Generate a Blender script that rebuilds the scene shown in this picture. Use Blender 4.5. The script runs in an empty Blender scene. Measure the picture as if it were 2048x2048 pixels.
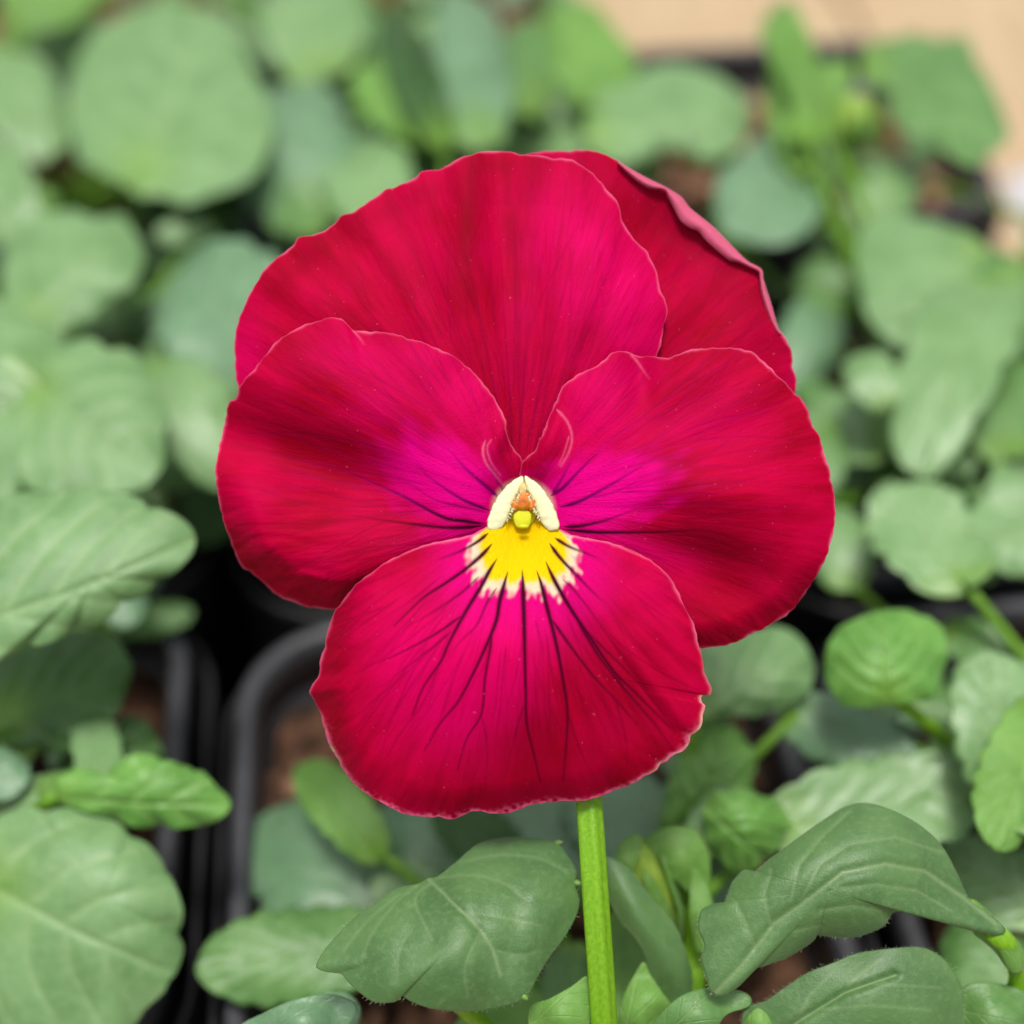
import bpy, math, random
import numpy as np
from mathutils import Vector, noise
random.seed(7); np.random.seed(7)
R = math.radians
SC = bpy.context.scene
COL = SC.collection
# ------------------------------------------------------------------ camera, sky, sun, exposure
FP = 2955.0                     # focal length in photo pixels (photo is 2048 wide)
PITCH = R(43.7); CAMH = 17.9    # cm above the pot rims
cp, sp = math.cos(PITCH), math.sin(PITCH)
CAM = np.array([0.0, 0.0, CAMH])
RIGHT = np.array([1.0, 0, 0]); UP = np.array([0, sp, cp]); FWD = np.array([0, cp, -sp])
ZF = 15.6                       # depth of the flower (cm)
cd = bpy.data.cameras.new('camera'); cam = bpy.data.objects.new('camera', cd); COL.objects.link(cam)
cam.location = tuple(CAM * .01); cam.rotation_euler = (R(90) - PITCH, 0, 0)
cd.sensor_width = 36; cd.lens = 36 * FP / 2048; cd.clip_start = .005; cd.clip_end = 50
cd.dof.use_dof = True; cd.dof.focus_distance = (ZF + .05) * .01; cd.dof.aperture_fstop = cd.lens / 6.4
cd.dof.aperture_blades = 0
SC.camera = cam
w = bpy.data.worlds.new('World'); SC.world = w; w.use_nodes = True
nt = w.node_tree; nt.nodes.clear()
sky = nt.nodes.new('ShaderNodeTexSky'); sky.sky_type = 'NISHITA'; sky.sun_disc = False
SUN_EL, SUN_AZ = R(83), R(190)
sky.sun_elevation = SUN_EL; sky.sun_rotation = SUN_AZ
sky.air_density = 1.0; sky.dust_density = 4.0; sky.ozone_density = .6
hs = nt.nodes.new('ShaderNodeHueSaturation'); hs.inputs['Saturation'].default_value = .28
bg = nt.nodes.new('ShaderNodeBackground'); bg.inputs[1].default_value = .085
wo = nt.nodes.new('ShaderNodeOutputWorld')
nt.links.new(sky.outputs[0], hs.inputs['Color']); nt.links.new(hs.outputs[0], bg.inputs[0]); nt.links.new(bg.outputs[0], wo.inputs[0])
sd = bpy.data.lights.new('sun', 'SUN'); sun = bpy.data.objects.new('sun', sd); COL.objects.link(sun)
sd.energy = 1.5; sd.angle = R(13); sd.color = (1, .97, .92)
dirv = Vector((math.sin(SUN_AZ) * math.cos(SUN_EL), math.cos(SUN_AZ) * math.cos(SUN_EL), math.sin(SUN_EL)))
sun.rotation_euler = dirv.to_track_quat('Z', 'Y').to_euler(); sun.location = dirv * 2
vs = SC.view_settings; vs.view_transform = 'Standard'; vs.look = 'None'; vs.gamma = 1; vs.use_curve_mapping = False
vs.exposure = .90
# ------------------------------------------------------------------ helpers
def P(px, py, Z):
    """photo pixel + depth (cm) -> world (cm)"""
    px = np.asarray(px, float); py = np.asarray(py, float); Z = np.asarray(Z, float)
    x = (px - 1024) / FP * Z; y = (1024 - py) / FP * Z
    return CAM + x[..., None] * RIGHT + y[..., None] * UP + Z[..., None] * FWD
def G(px, py, h):
    """photo pixel -> world point on the level plane z = h (cm)"""
    d = (px - 1024) / FP * RIGHT + (1024 - py) / FP * UP + FWD
    return CAM + d * ((h - CAM[2]) / d[2])
def tag(o, label=None, cat=None, group=None, kind=None):
    for k, v in (('label', label), ('category', cat), ('group', group), ('kind', kind)):
        if v: o[k] = v
    return o
def empty(name, loc, label=None, cat=None, group=None):
    o = bpy.data.objects.new(name, None); COL.objects.link(o); o.location = tuple(np.array(loc) * .01)
    o.empty_display_size = .01
    return tag(o, label, cat, group)
bpy.context.view_layer.update()
def mesh(name, verts, faces, mat, parent=None, root=None, uv=None, attrs=None, smooth=True):
    """verts in world cm; object origin moved to the parent's"""
    v = np.asarray(verts, float).reshape(-1, 3) * .01
    org = np.array(root) * .01 if root is not None else np.zeros(3)
    me = bpy.data.meshes.new(name)
    f = np.asarray(faces, dtype=object) if not isinstance(faces, np.ndarray) else faces
    me.from_pydata((v - org).tolist(), [], [list(map(int, q)) for q in f])
    if smooth: me.polygons.foreach_set('use_smooth', [True] * len(me.polygons))
    if uv is not None:
        l = me.uv_layers.new(name='polar'); idx = np.zeros(len(me.loops), int); me.loops.foreach_get('vertex_index', idx)
        l.data.foreach_set('uv', np.asarray(uv, float)[idx].ravel())
    for k, a in (attrs or {}).items():
        at = me.attributes.new(k, 'FLOAT', 'POINT'); at.data.foreach_set('value', np.asarray(a, np.float32).ravel())
    me.materials.append(mat)
    o = bpy.data.objects.new(name, me); COL.objects.link(o)
    if parent is None: o.location = tuple(org)
    else: o.parent = parent
    return o
def grid_faces(n, m, wrap=False, off=0):
    i, j = np.meshgrid(np.arange(n - (0 if wrap else 1)), np.arange(m - 1), indexing='ij')
    a = i * m + j; b = ((i + 1) % n) * m + j
    return np.stack([a, b, b + 1, a + 1], -1).reshape(-1, 4) + off
def smooth_curve(pts, n, closed=False):
    """Catmull-Rom through pts, resampled to n points evenly by length"""
    p = np.array(pts, float)
    if closed: p = np.vstack([p[-1], p, p[0], p[1]])
    else: p = np.vstack([2 * p[0] - p[1], p, 2 * p[-1] - p[-2]])
    out = []
    t = np.linspace(0, 1, 12, endpoint=False)[:, None]
    for k in range(1, len(p) - 2):
        a, b, c, d = p[k - 1], p[k], p[k + 1], p[k + 2]
        out.append(.5 * (2 * b + (c - a) * t + (2 * a - 5 * b + 4 * c - d) * t ** 2 + (3 * b - a - 3 * c + d) * t ** 3))
    out.append(p[-2:-1]); q = np.vstack(out)
    L = np.r_[0, np.cumsum(np.linalg.norm(np.diff(q, axis=0), axis=1))]
    s = np.linspace(0, L[-1], n)
    return np.stack([np.interp(s, L, q[:, k]) for k in range(q.shape[1])], 1)
def tube(path, rad, n=10, ribs=0, rib_amp=0):
    """verts, faces of a capped tube; path in cm, rad scalar or list"""
    path = np.asarray(path, float); m = len(path); rad = np.broadcast_to(np.asarray(rad, float), (m,))
    T = np.gradient(path, axis=0); T /= np.linalg.norm(T, axis=1)[:, None] + 1e-9
    ref = np.array([1.0, .2, .1]); V = []
    for k in range(m):
        u = ref - T[k] * ref.dot(T[k]); u /= np.linalg.norm(u) + 1e-9; ref = u
        v = np.cross(T[k], u); a = np.linspace(0, 2 * math.pi, n, endpoint=False)
        r = rad[k] * (1 + rib_amp * np.cos(a * ribs))
        V.append(path[k] + (np.cos(a) * r)[:, None] * u + (np.sin(a) * r)[:, None] * v)
    V = np.vstack(V); F = []
    for k in range(m - 1):
        for j in range(n):
            F.append([k * n + j, k * n + (j + 1) % n, (k + 1) * n + (j + 1) % n, (k + 1) * n + j])
    V = np.vstack([V, path[0], path[-1]]); c0, c1 = m * n, m * n + 1
    for j in range(n):
        F.append([c0, (j + 1) % n, j]); F.append([c1, (m - 1) * n + j, (m - 1) * n + (j + 1) % n])
    return V, F
def join(parts):
    V, F, o = [], [], 0
    for v, f in parts:
        V.append(np.asarray(v)); F += [[i + o for i in q] for q in f]; o += len(v)
    return np.vstack(V), F
def bez(a, b, c, n=10):
    t = np.linspace(0, 1, n)[:, None]; a, b, c = map(np.asarray, (a, b, c))
    return a * (1 - t) ** 2 + 2 * b * t * (1 - t) + c * t ** 2
def sstep(a, b, x):
    t = np.clip((x - a) / (b - a), 0, 1); return t * t * (3 - 2 * t)
def pdist(x, y, pts):
    """distance to a polyline and position 0..1 along it"""
    pts = np.array(pts, float); best = np.full(x.shape, 1e9); pos = np.zeros(x.shape)
    L = np.r_[0, np.cumsum(np.linalg.norm(np.diff(pts, axis=0), axis=1))]
    for k in range(len(pts) - 1):
        a, b = pts[k], pts[k + 1]; d = b - a; l2 = d.dot(d) + 1e-9
        t = np.clip(((x - a[0]) * d[0] + (y - a[1]) * d[1]) / l2, 0, 1)
        dd = np.hypot(x - a[0] - t * d[0], y - a[1] - t * d[1]); s = (L[k] + t * (L[k + 1] - L[k])) / L[-1]
        m = dd < best; best[m] = dd[m]; pos[m] = s[m]
    return best, pos
def wob(x, y, s, seed=0):
    """smooth pseudo noise about -1..1 with feature size s (same unit as x, y)"""
    r = np.random.RandomState(seed); o = np.zeros(np.shape(x))
    for k in range(7):
        a = r.rand() * 6.283; f = (.6 + 1.3 * r.rand()) / s * 3.1; o = o + np.sin((x * math.cos(a) + y * math.sin(a)) * f + r.rand() * 6.283)
    return o / 3.2
def solid(o, t, off=0):
    m = o.modifiers.new('thickness', 'SOLIDIFY'); m.thickness = t * .01; m.offset = off; m.use_even_offset = False
    return o
# ------------------------------------------------------------------ materials
class NT:
    def __init__(s, name):
        s.m = bpy.data.materials.new(name); s.m.use_nodes = True; s.t = s.m.node_tree; s.t.nodes.clear()
        s.out = s.n('ShaderNodeOutputMaterial')
    def n(s, k, **kw):
        x = s.t.nodes.new(k)
        for a, b in kw.items(): setattr(x, a, b)
        return x
    def put(s, sock, v):
        if v is None: return
        if isinstance(v, bpy.types.NodeSocket): s.t.links.new(v, sock)
        elif isinstance(v, (tuple, list)) and len(v) == 3 and sock.type == 'RGBA': sock.default_value = (*v, 1)
        else: sock.default_value = v
    def math(s, op, a, b=0.0, c=0.0, clamp=False):
        x = s.n('ShaderNodeMath', operation=op, use_clamp=clamp)
        s.put(x.inputs[0], a); s.put(x.inputs[1], b); s.put(x.inputs[2], c); return x.outputs[0]
    def mix(s, f, a, b, mode='MIX'):
        x = s.n('ShaderNodeMix', data_type='RGBA', blend_type=mode)
        s.put(x.inputs[0], f); s.put(x.inputs[6], a); s.put(x.inputs[7], b); return x.outputs[2]
    def attr(s, name): return s.n('ShaderNodeAttribute', attribute_name=name).outputs['Fac']
    def step(s, a, b, x):
        q = s.n('ShaderNodeMapRange', interpolation_type='SMOOTHSTEP'); s.put(q.inputs[0], x); s.put(q.inputs[1], a); s.put(q.inputs[2], b); return q.outputs[0]
    def noise(s, scale, vec=None, detail=3, rough=.5, dim='3D'):
        x = s.n('ShaderNodeTexNoise', noise_dimensions=dim); x.inputs['Scale'].default_value = scale
        x.inputs['Detail'].default_value = detail; x.inputs['Roughness'].default_value = rough
        if vec is not None: s.put(x.inputs['Vector'], vec)
        return x.outputs[0]
    def obj(s): return s.n('ShaderNodeTexCoord').outputs['Object']
    def uvscaled(s, sx, sy):
        u = s.n('ShaderNodeUVMap', uv_map='polar'); m = s.n('ShaderNodeMapping'); s.put(m.inputs[0], u.outputs[0]); m.inputs['Scale'].default_value = (sx, sy, 1)
        return m.outputs[0]
    def bump(s, h, strength, dist):
        x = s.n('ShaderNodeBump'); x.inputs['Strength'].default_value = strength; x.inputs['Distance'].default_value = dist; s.put(x.inputs['Height'], h); return x.outputs[0]
    def bsdf(s, color, rough=.5, spec=.5, normal=None, sheen=0, sheen_tint=None, sheen_rough=.4, transl=0, tcol=None, coat=0):
        p = s.n('ShaderNodeBsdfPrincipled'); s.put(p.inputs['Base Color'], color); s.put(p.inputs['Roughness'], rough)
        s.put(p.inputs['Specular IOR Level'], spec); s.put(p.inputs['Sheen Weight'], sheen); s.put(p.inputs['Sheen Roughness'], sheen_rough)
        s.put(p.inputs['Coat Weight'], coat)
        if sheen_tint: s.put(p.inputs['Sheen Tint'], sheen_tint)
        if normal is not None: s.put(p.inputs['Normal'], normal)
        last = p.outputs[0]
        if transl:
            t = s.n('ShaderNodeBsdfTranslucent'); s.put(t.inputs[0], tcol if tcol is not None else color)
            if normal is not None: s.put(t.inputs[1], normal)
            mx = s.n('ShaderNodeMixShader'); mx.inputs[0].default_value = transl
            s.t.links.new(last, mx.inputs[1]); s.t.links.new(t.outputs[0], mx.inputs[2]); last = mx.outputs[0]
        s.t.links.new(last, s.out.inputs[0]); return s.m
def petal_material():
    s = NT('petal')
    st = s.noise(1, s.uvscaled(16, .5), 4, .6)          # radial streaks
    st2 = s.noise(1, s.uvscaled(60, 1.1), 3, .6)
    bl = s.noise(120, s.obj(), 2)
    c = s.mix(s.step(.3, .72, st), (.32, .0, .013), (.50, .0, .034))
    c = s.mix(s.math('MULTIPLY', s.step(.35, .75, bl), .45), c, (.64, .0, .072))
    mv = s.math('MULTIPLY', s.attr('mag'), s.math('MULTIPLY_ADD', s.step(.30, .70, st2), .55, .55), clamp=True)
    c = s.mix(mv, c, (.70, .0, .115))
    c = s.mix(s.math('MULTIPLY', s.attr('vio'), s.math('MULTIPLY_ADD', s.step(.30, .70, st2), .4, .7), clamp=True), c, (.80, .0, .24))
    c = s.mix(s.attr('dark'), c, (.22, .0, .008))  # deep crimson; also carries shade of folds and hollows painted into the petals
    fine = s.math('MULTIPLY', s.step(.55, .72, st2), .30)
    c = s.mix(fine, c, (.36, .0, .018))
    pv = s.attr('vein')
    c = s.mix(s.attr('wht'), c, (.82, .72, .48))
    c = s.mix(s.attr('yel'), c, (.93, .60, .002))
    c = s.mix(pv, c, s.mix(s.attr('pv'), (.055, .0, .014), (.14, .0, .10)))
    sp = s.math('GREATER_THAN', s.noise(3200, s.obj(), 0), .86)     # pale pollen specks
    c = s.mix(s.math('MULTIPLY', sp, .22), c, (.9, .2, .25))
    c = s.mix(s.attr('edge'), c, (.80, .12, .26))
    c = s.mix(s.attr('back'), c, (.66, .11, .21))
    pap = s.noise(1, s.uvscaled(70, 14), 2, .5)
    wr = s.noise(1, s.uvscaled(40, 1.3), 3, .6)
    cell = s.noise(5200, s.obj(), 1)
    h = s.math('ADD', s.math('MULTIPLY', wr, .55), s.math('MULTIPLY', pap, s.math('MULTIPLY_ADD', s.attr('core'), .8, .05)))
    h = s.math('ADD', h, s.math('MULTIPLY', cell, .16)); h = s.math('ADD', h, s.math('MULTIPLY', s.noise(420, s.obj(), 3), .5))
    h = s.math('SUBTRACT', h, s.math('MULTIPLY', pv, .35))
    nrm = s.bump(h, .65, .00026)
    return s.bsdf(c, .6, s.math('MULTIPLY_ADD', s.attr('back'), .25, .035), nrm, sheen=.35, sheen_tint=(1, .50, .66), sheen_rough=.14, transl=.2)
def leaf_material(name, top, deep, vein, rough=.42, spec=.55, transl=.18, tc=None, traced=False):
    s = NT(name)
    u = s.n('ShaderNodeUVMap', uv_map='polar'); sx = s.n('ShaderNodeSeparateXYZ'); s.put(sx.inputs[0], u.outputs[0])
    S, T = sx.outputs[0], s.math('ABSOLUTE', sx.outputs[1])
    mid = s.step(.045, .012, T)
    ph = s.math('FRACT', s.math('ADD', s.math('MULTIPLY', S, 5.2), s.math('MULTIPLY', s.math('POWER', T, .8), -2.0)))
    side = s.step(.075, .02, s.math('ABSOLUTE', s.math('SUBTRACT', ph, .5)))
    side = s.math('MULTIPLY', side, s.step(1.0, .55, T))
    vv = s.math('MAXIMUM', mid, s.math('MULTIPLY', side, .75))
    if traced: vv = s.attr('lv')
    n1 = s.noise(130, s.obj(), 3); n2 = s.noise(900, s.obj(), 2); n3 = s.noise(3000, s.obj(), 1)
    c = s.mix(s.step(.3, .7, n1), deep, top)
    c = s.mix(s.math('MULTIPLY', s.step(.35, .75, n2), .3), c, vein)
    c = s.mix(s.math('MULTIPLY', vv, .55), c, vein)
    c = s.mix(s.math('MULTIPLY', s.attr('lb') if traced else s.step(.22, .0, S), .6), c, (.16, .32, .02))
    h = s.math('ADD', s.math('MULTIPLY', n2, .5), s.math('MULTIPLY', n3, .35))
    h = s.math('SUBTRACT', h, s.math('MULTIPLY', vv, .9))
    return s.bsdf(c, s.math('MULTIPLY_ADD', n2, .25, rough - .1), spec, s.bump(h, .5, .0003), sheen=.15, sheen_tint=(.85, 1, .9), transl=transl, tcol=tc or (.20, .42, .03))
def plain(name, col, col2, scale, rough, spec=.5, bump=.3, dist=.0003, transl=0, tc=None, detail=4):
    s = NT(name); n = s.noise(scale, s.obj(), detail, .6)
    return s.bsdf(s.mix(s.step(.3, .7, n), col, col2), rough, spec, s.bump(n, bump, dist), transl=transl, tcol=tc)
M_petal = petal_material()
M_leaf = {
    'pale': leaf_material('leaf_pale', (.190, .355, .130), (.130, .275, .080), (.30, .45, .18), .42, .9),
    'mid': leaf_material('leaf_mid', (.115, .265, .060), (.070, .190, .034), (.20, .34, .11), .46, .7),
    'teal': leaf_material('leaf_teal', (.150, .300, .150), (.100, .225, .095), (.22, .34, .19), .44, .9),
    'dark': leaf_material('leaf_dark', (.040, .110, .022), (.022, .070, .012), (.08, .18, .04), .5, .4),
    'bright': leaf_material('leaf_bright', (.190, .400, .075), (.120, .290, .040), (.30, .50, .13), .5, .5, .3),
    'hero': leaf_material('leaf_sharp', (.090, .155, .060), (.065, .125, .042), (.135, .215, .080), .44, .9, .12),
}
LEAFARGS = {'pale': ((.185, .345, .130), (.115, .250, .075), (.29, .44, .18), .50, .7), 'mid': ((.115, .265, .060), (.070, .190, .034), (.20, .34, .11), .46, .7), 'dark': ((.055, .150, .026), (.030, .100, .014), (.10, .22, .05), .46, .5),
    'bright': ((.150, .360, .060), (.090, .260, .032), (.26, .48, .11), .46, .6), 'teal': ((.150, .300, .150), (.100, .225, .095), (.22, .34, .19), .44, .9)}
M_traced = {k: leaf_material('leaf_veined_' + k, *a, traced=True) for k, a in LEAFARGS.items()}
M_stalk = None
def stem_material():
    s = NT('stem'); m = s.n('ShaderNodeMapping'); s.put(m.inputs[0], s.obj()); m.inputs['Scale'].default_value = (1, 1, .06)
    n = s.noise(2600, m.outputs[0], 3); n2 = s.noise(400, s.obj(), 2)
    c = s.mix(s.step(.3, .7, n), (.15, .37, .008), (.23, .48, .015)); c = s.mix(s.math('MULTIPLY', n2, .3), c, (.27, .46, .04))
    return s.bsdf(c, .42, .4, s.bump(n, .4, .0002), transl=.2, tcol=(.35, .6, .02))
M_stem = stem_material()
M_stalk = plain('leaf_stalk', (.11, .26, .015), (.17, .36, .03), 900, .45, .4, transl=.15, tc=(.3, .5, .03))
M_bud = plain('bud_green', (.20, .38, .03), (.42, .58, .10), 350, .5, .4, transl=.3, tc=(.5, .7, .1))
M_cream = plain('cream', (.72, .72, .46), (.82, .80, .60), 500, .6, .3, transl=.2, tc=(.8, .8, .5))
M_beard = plain('beard', (.86, .86, .52), (.90, .89, .60), 2500, .8, .1, bump=.1, dist=.0002, transl=.25, tc=(.9, .9, .6))
M_stigma = plain('stigma', (.72, .74, .012), (.80, .80, .04), 700, .6, .25, transl=.3, tc=(.8, .8, .05))
M_anther = plain('anther', (.50, .10, .008), (.68, .24, .02), 1400, .5, .4, bump=.8)
M_tan = plain('anther_tip', (.62, .38, .10), (.70, .52, .22), 1400, .6, .3)
M_pot = plain('pot_plastic', (.012, .012, .013), (.020, .020, .022), 160, .36, .5, bump=.15)
M_rim = plain('rim_plastic', (.040, .040, .045), (.055, .055, .060), 160, .45, .5, bump=.15)
M_tray = plain('tray_plastic', (.010, .010, .011), (.017, .017, .018), 90, .45, .5, bump=.2)
M_label = plain('label_plastic', (.46, .46, .50), (.52, .52, .56), 60, .35, .5, bump=.05)
def soil_material():
    s = NT('soil'); n = s.noise(260, s.obj(), 5, .7); n2 = s.noise(900, s.obj(), 4, .7); n3 = s.noise(70, s.obj(), 2)
    c = s.mix(s.step(.35, .68, n), (.035, .018, .011), (.20, .100, .058)); c = s.mix(s.math('MULTIPLY', s.step(.5, .8, n2), .6), c, (.22, .12, .075))
    c = s.mix(s.math('MULTIPLY', s.step(.55, .7, n3), .5), c, (.16, .055, .03))
    return s.bsdf(c, .9, .2, s.bump(n2, .8, .002))
def bark_material():
    s = NT('bark'); n = s.noise(300, s.obj(), 4, .6)
    return s.bsdf(s.mix(s.step(.3, .7, n), (.22, .10, .055), (.42, .24, .15)), .85, .2, s.bump(n, .6, .001))
def wood_material():
    s = NT('board_wood'); m = s.n('ShaderNodeMapping'); s.put(m.inputs[0], s.obj()); m.inputs['Scale'].default_value = (1, .07, 1)
    n = s.noise(300, m.outputs[0], 5, .6); n2 = s.noise(25, s.obj(), 2)
    c = s.mix(s.step(.25, .75, n), (.37, .26, .14), (.50, .38, .23)); c = s.mix(s.math('MULTIPLY', s.step(.4, .7, n2), .35), c, (.42, .27, .17))
    return s.bsdf(c, .6, .3, s.bump(n, .3, .0006))
M_soil, M_bark, M_wood = soil_material(), bark_material(), wood_material()
# ------------------------------------------------------------------ bench, tray, pots, soil
YAW = R(5.9)
EX = np.array([math.cos(YAW), math.sin(YAW), 0]); EY = np.array([-math.sin(YAW), math.cos(YAW), 0]); EZ = np.array([0, 0, 1.0])
ORG = G(436, 1208, 0)           # corner where the tray's cells meet, left of the flower
PW = 9.05                       # cell pitch
def L(x, y, z): return ORG + x * EX + y * EY + z * EZ
def rrect(wd, dp, r, n=8):
    pts = []
    for cx, cy, a0 in ((wd / 2 - r, dp / 2 - r, 0), (-wd / 2 + r, dp / 2 - r, 90), (-wd / 2 + r, -dp / 2 + r, 180), (wd / 2 - r, -dp / 2 + r, 270)):
        for k in range(n + 1):
            a = R(a0 + 90 * k / n); pts.append((cx + r * math.cos(a), cy + r * math.sin(a)))
    return np.array(pts)
BZ = -8.6
bench = empty('bench', L(0, 20, BZ - 1.2), 'pale tan wooden bench top of butted boards under the black pots', 'bench')
bo = L(0, 20, BZ - 1.2)
for k in range(-7, 9):
    x0 = 22.6 + k * 11.0; x1 = x0 + 10.85
    pr = [(x0, -30), (x1, -30), (x1, 130), (x0, 130)]
    z1 = BZ - .06 * (k % 3); V = []
    for z, ins in ((BZ - 1.2, 0), (z1 - .12, 0), (z1, .12)):
        for (x, y) in pr: V.append(L(x + (ins if x == x0 else -ins), y, z))
    F = [[0, 3, 2, 1], [8, 9, 10, 11]]
    for a in (0, 4):
        for j in range(4): F.append([a + j, a + (j + 1) % 4, a + 4 + (j + 1) % 4, a + 4 + j])
    mesh('board', V, F, M_wood, bench, bo, smooth=False)
# tray: one moulded sheet with a raised round-cornered rib round every cell
CELLS = {  # col,row : centre (in tray coords), size
    (c, r): (PW * (c + .5), PW * (r + .5) * 1.0) for c in (-1, 0, 1) for r in (-1, 0, 1, 2) if not (c == 1 and r == 2)}
SHIFT = {(-1, -1): (-.12, .75), (0, -1): (.05, -.28), (-1, 0): (-.1, .7), (0, 0): (.05, .1), (1, 0): (.1, -.75), (1, -1): (.12, -.88),
         (-1, 1): (0, .6), (0, 1): (-.2, .2), (1, 1): (-.5, .9), (-1, 2): (0, .6), (0, 2): (-.1, .5)}
tray = empty('carry_tray', L(4.5, 4.5, BZ), 'black plastic carry tray holding the pots on the tan boards', 'tray')
to = L(4.5, 4.5, BZ)
parts = []
rings = []
def loft(profile, wd, dp, r, cx, cy):
    """profile: list of (inset, z, corner_r_delta); returns verts, faces of the swept ring"""
    V = []; n = None
    for ins, z in profile:
        p = rrect(wd - 2 * ins, dp - 2 * ins, max(r - ins, .15)); n = len(p)
        V += [L(cx + a, cy + b, z) for a, b in p]
    F = []
    for k in range(len(profile) - 1):
        for j in range(n): F.append([k * n + j, k * n + (j + 1) % n, (k + 1) * n + (j + 1) % n, (k + 1) * n + j])
    return np.array(V), F
for key, (cx, cy) in CELLS.items():
    dx, dy = SHIFT[key]
    v, f = loft([(-.02, BZ), (-.06, -.95), (-.08, -.72), (.0, -.66), (.07, -.72), (.08, -.95), (.25, BZ + .2)], PW + .1 - .24, PW + .1 - .24, 1.9, cx + dx, cy + dy)
    rings.append((v, f))
fl = [(x, y, z) for z in (BZ, BZ + .15) for x, y in ((-PW, -PW), (2 * PW, -PW), (2 * PW, 2 * PW + 1.2), (-PW, 2 * PW + 1.2))]
V, F = np.array([L(*q) for q in fl]), [[0, 3, 2, 1], [4, 5, 6, 7], [0, 1, 5, 4], [1, 2, 6, 5], [2, 3, 7, 6], [3, 0, 4, 7]]
mesh('tray_floor', V, F, M_tray, tray, to, smooth=False)
v, f = join(rings); mesh('cell_rib', v, f, M_tray, tray, to)
POTL = {(-1, -1): 'black square pot at the left edge with brown potting mix showing',
        (0, -1): 'black square pot right under the red flower with its thick grey rim corner showing',
        (1, -1): 'black square pot at the lower right below the shiny rim joint',
        (-1, 0): 'black square pot hidden under pale leaves left of the red flower',
        (0, 0): 'black square pot directly behind the red flower',
        (1, 0): 'black square pot behind the right petals, covered by crowded pale leaves',
        (-1, 1): 'black square pot at the upper left, second from the back',
        (0, 1): 'black square pot at the top middle behind the top petals',
        (1, 1): 'black square pot at the upper right, its dark back wall against the bare boards',
        (-1, 2): 'black square pot at the very top left edge of the photo', (0, 2): 'black square pot at the very top, left of the bare boards'}
CROWN = {}
for key, (cx, cy) in CELLS.items():
    dx, dy = SHIFT[key]; cx += dx; cy += dy
    wd = PW - .62
    root = empty('nursery_pot', L(cx, cy, BZ + .16), POTL[key], 'pot', 'black square nursery pots standing in the tray')
    ro = L(cx, cy, BZ + .16)
    v, f = loft([(1.6, BZ + .16), (.95, BZ + .16), (.85, BZ + .3), (.22, -1.0), (.28, -1.0), (.9, BZ + .4), (1.6, BZ + .4)], wd, wd, 1.7, cx, cy)
    n = len(v) // 7; f.append(list(range(n))[::-1]); f.append(list(range(6 * n, 7 * n)))
    mesh('pot_wall', v, f, M_pot, root, ro)
    v, f = loft([(.2, -1.0), (.02, -1.0), (-.02, -.2), (.0, -.04), (.08, .03), (.2, .03), (.28, -.04), (.3, -.3), (.3, -1.0), (.2, -1.0)], wd, wd, 1.7, cx, cy)
    mesh('rim', v, f, M_rim, root, ro)
    # potting mix
    n = 46; h = wd / 2 - .32; g = np.linspace(-h, h, n); X, Y = np.meshgrid(g, g, indexing='ij')
    # pull the grid corners in so the sheet follows the rounded pot
    k = np.maximum(np.abs(X), np.abs(Y)) / h; ang = np.arctan2(Y, X)
    sq = 1 - .115 * (np.clip(np.minimum(np.abs(X), np.abs(Y)) / h, 0, 1) ** 4) * k
    Xs, Ys = X * sq, Y * sq
    Zs = np.zeros_like(X)
    for i in range(n):
        for j in range(n):
            q = Vector((Xs[i, j] + cx, Ys[i, j] + cy, 0))
            Zs[i, j] = -1.35 + .34 * noise.noise(q * 1.1) + .22 * noise.noise(q * 3.2) + .10 * noise.noise(q * 8)
    V = ORG + Xs[..., None] * EX + Ys[..., None] * EY + Zs[..., None] * EZ + cx * EX + cy * EY
    tag(mesh('potting_soil', V.reshape(-1, 3), grid_faces(n, n), M_soil), None, None, None, 'stuff')
    bits = []
    for b in range(90):
        x, y = random.uniform(-h * .92, h * .92), random.uniform(-h * .92, h * .92); s = random.uniform(.10, .34) * (1 if random.random() < .75 else 1.5)
        c = L(cx + x, cy + y, -1.3 + .3 * s + .34 * noise.noise(Vector((x + cx, y + cy, 0)) * 1.1)); a, e = random.random() * 6.28, random.uniform(-.4, .4)
        u = np.array([math.cos(a), math.sin(a), e * .6]); vv = np.array([-math.sin(a), math.cos(a), random.uniform(-.3, .3)])
        ww = np.cross(u, vv); hv = []
        for q in range(6):
            t = q / 6 * 6.283; rr = s * random.uniform(.7, 1.1); hv.append(c + u * rr * math.cos(t) + vv * rr * .65 * math.sin(t) + ww * random.uniform(-.04, .04))
        for q in range(6): hv.append(hv[q] * .72 + c * .28 + ww * s * random.uniform(.35, .6))
        bits.append((np.array(hv), [[0, 1, 2, 3, 4, 5][::-1], [6, 7, 8, 9, 10, 11]] + [[q, (q + 1) % 6, 6 + (q + 1) % 6, 6 + q] for q in range(6)]))
    v, f = join(bits); tag(mesh('bark_chips', v, f, M_bark, smooth=False), None, None, None, 'stuff')
    CROWN[key] = L(cx, cy, -1.3)
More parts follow.
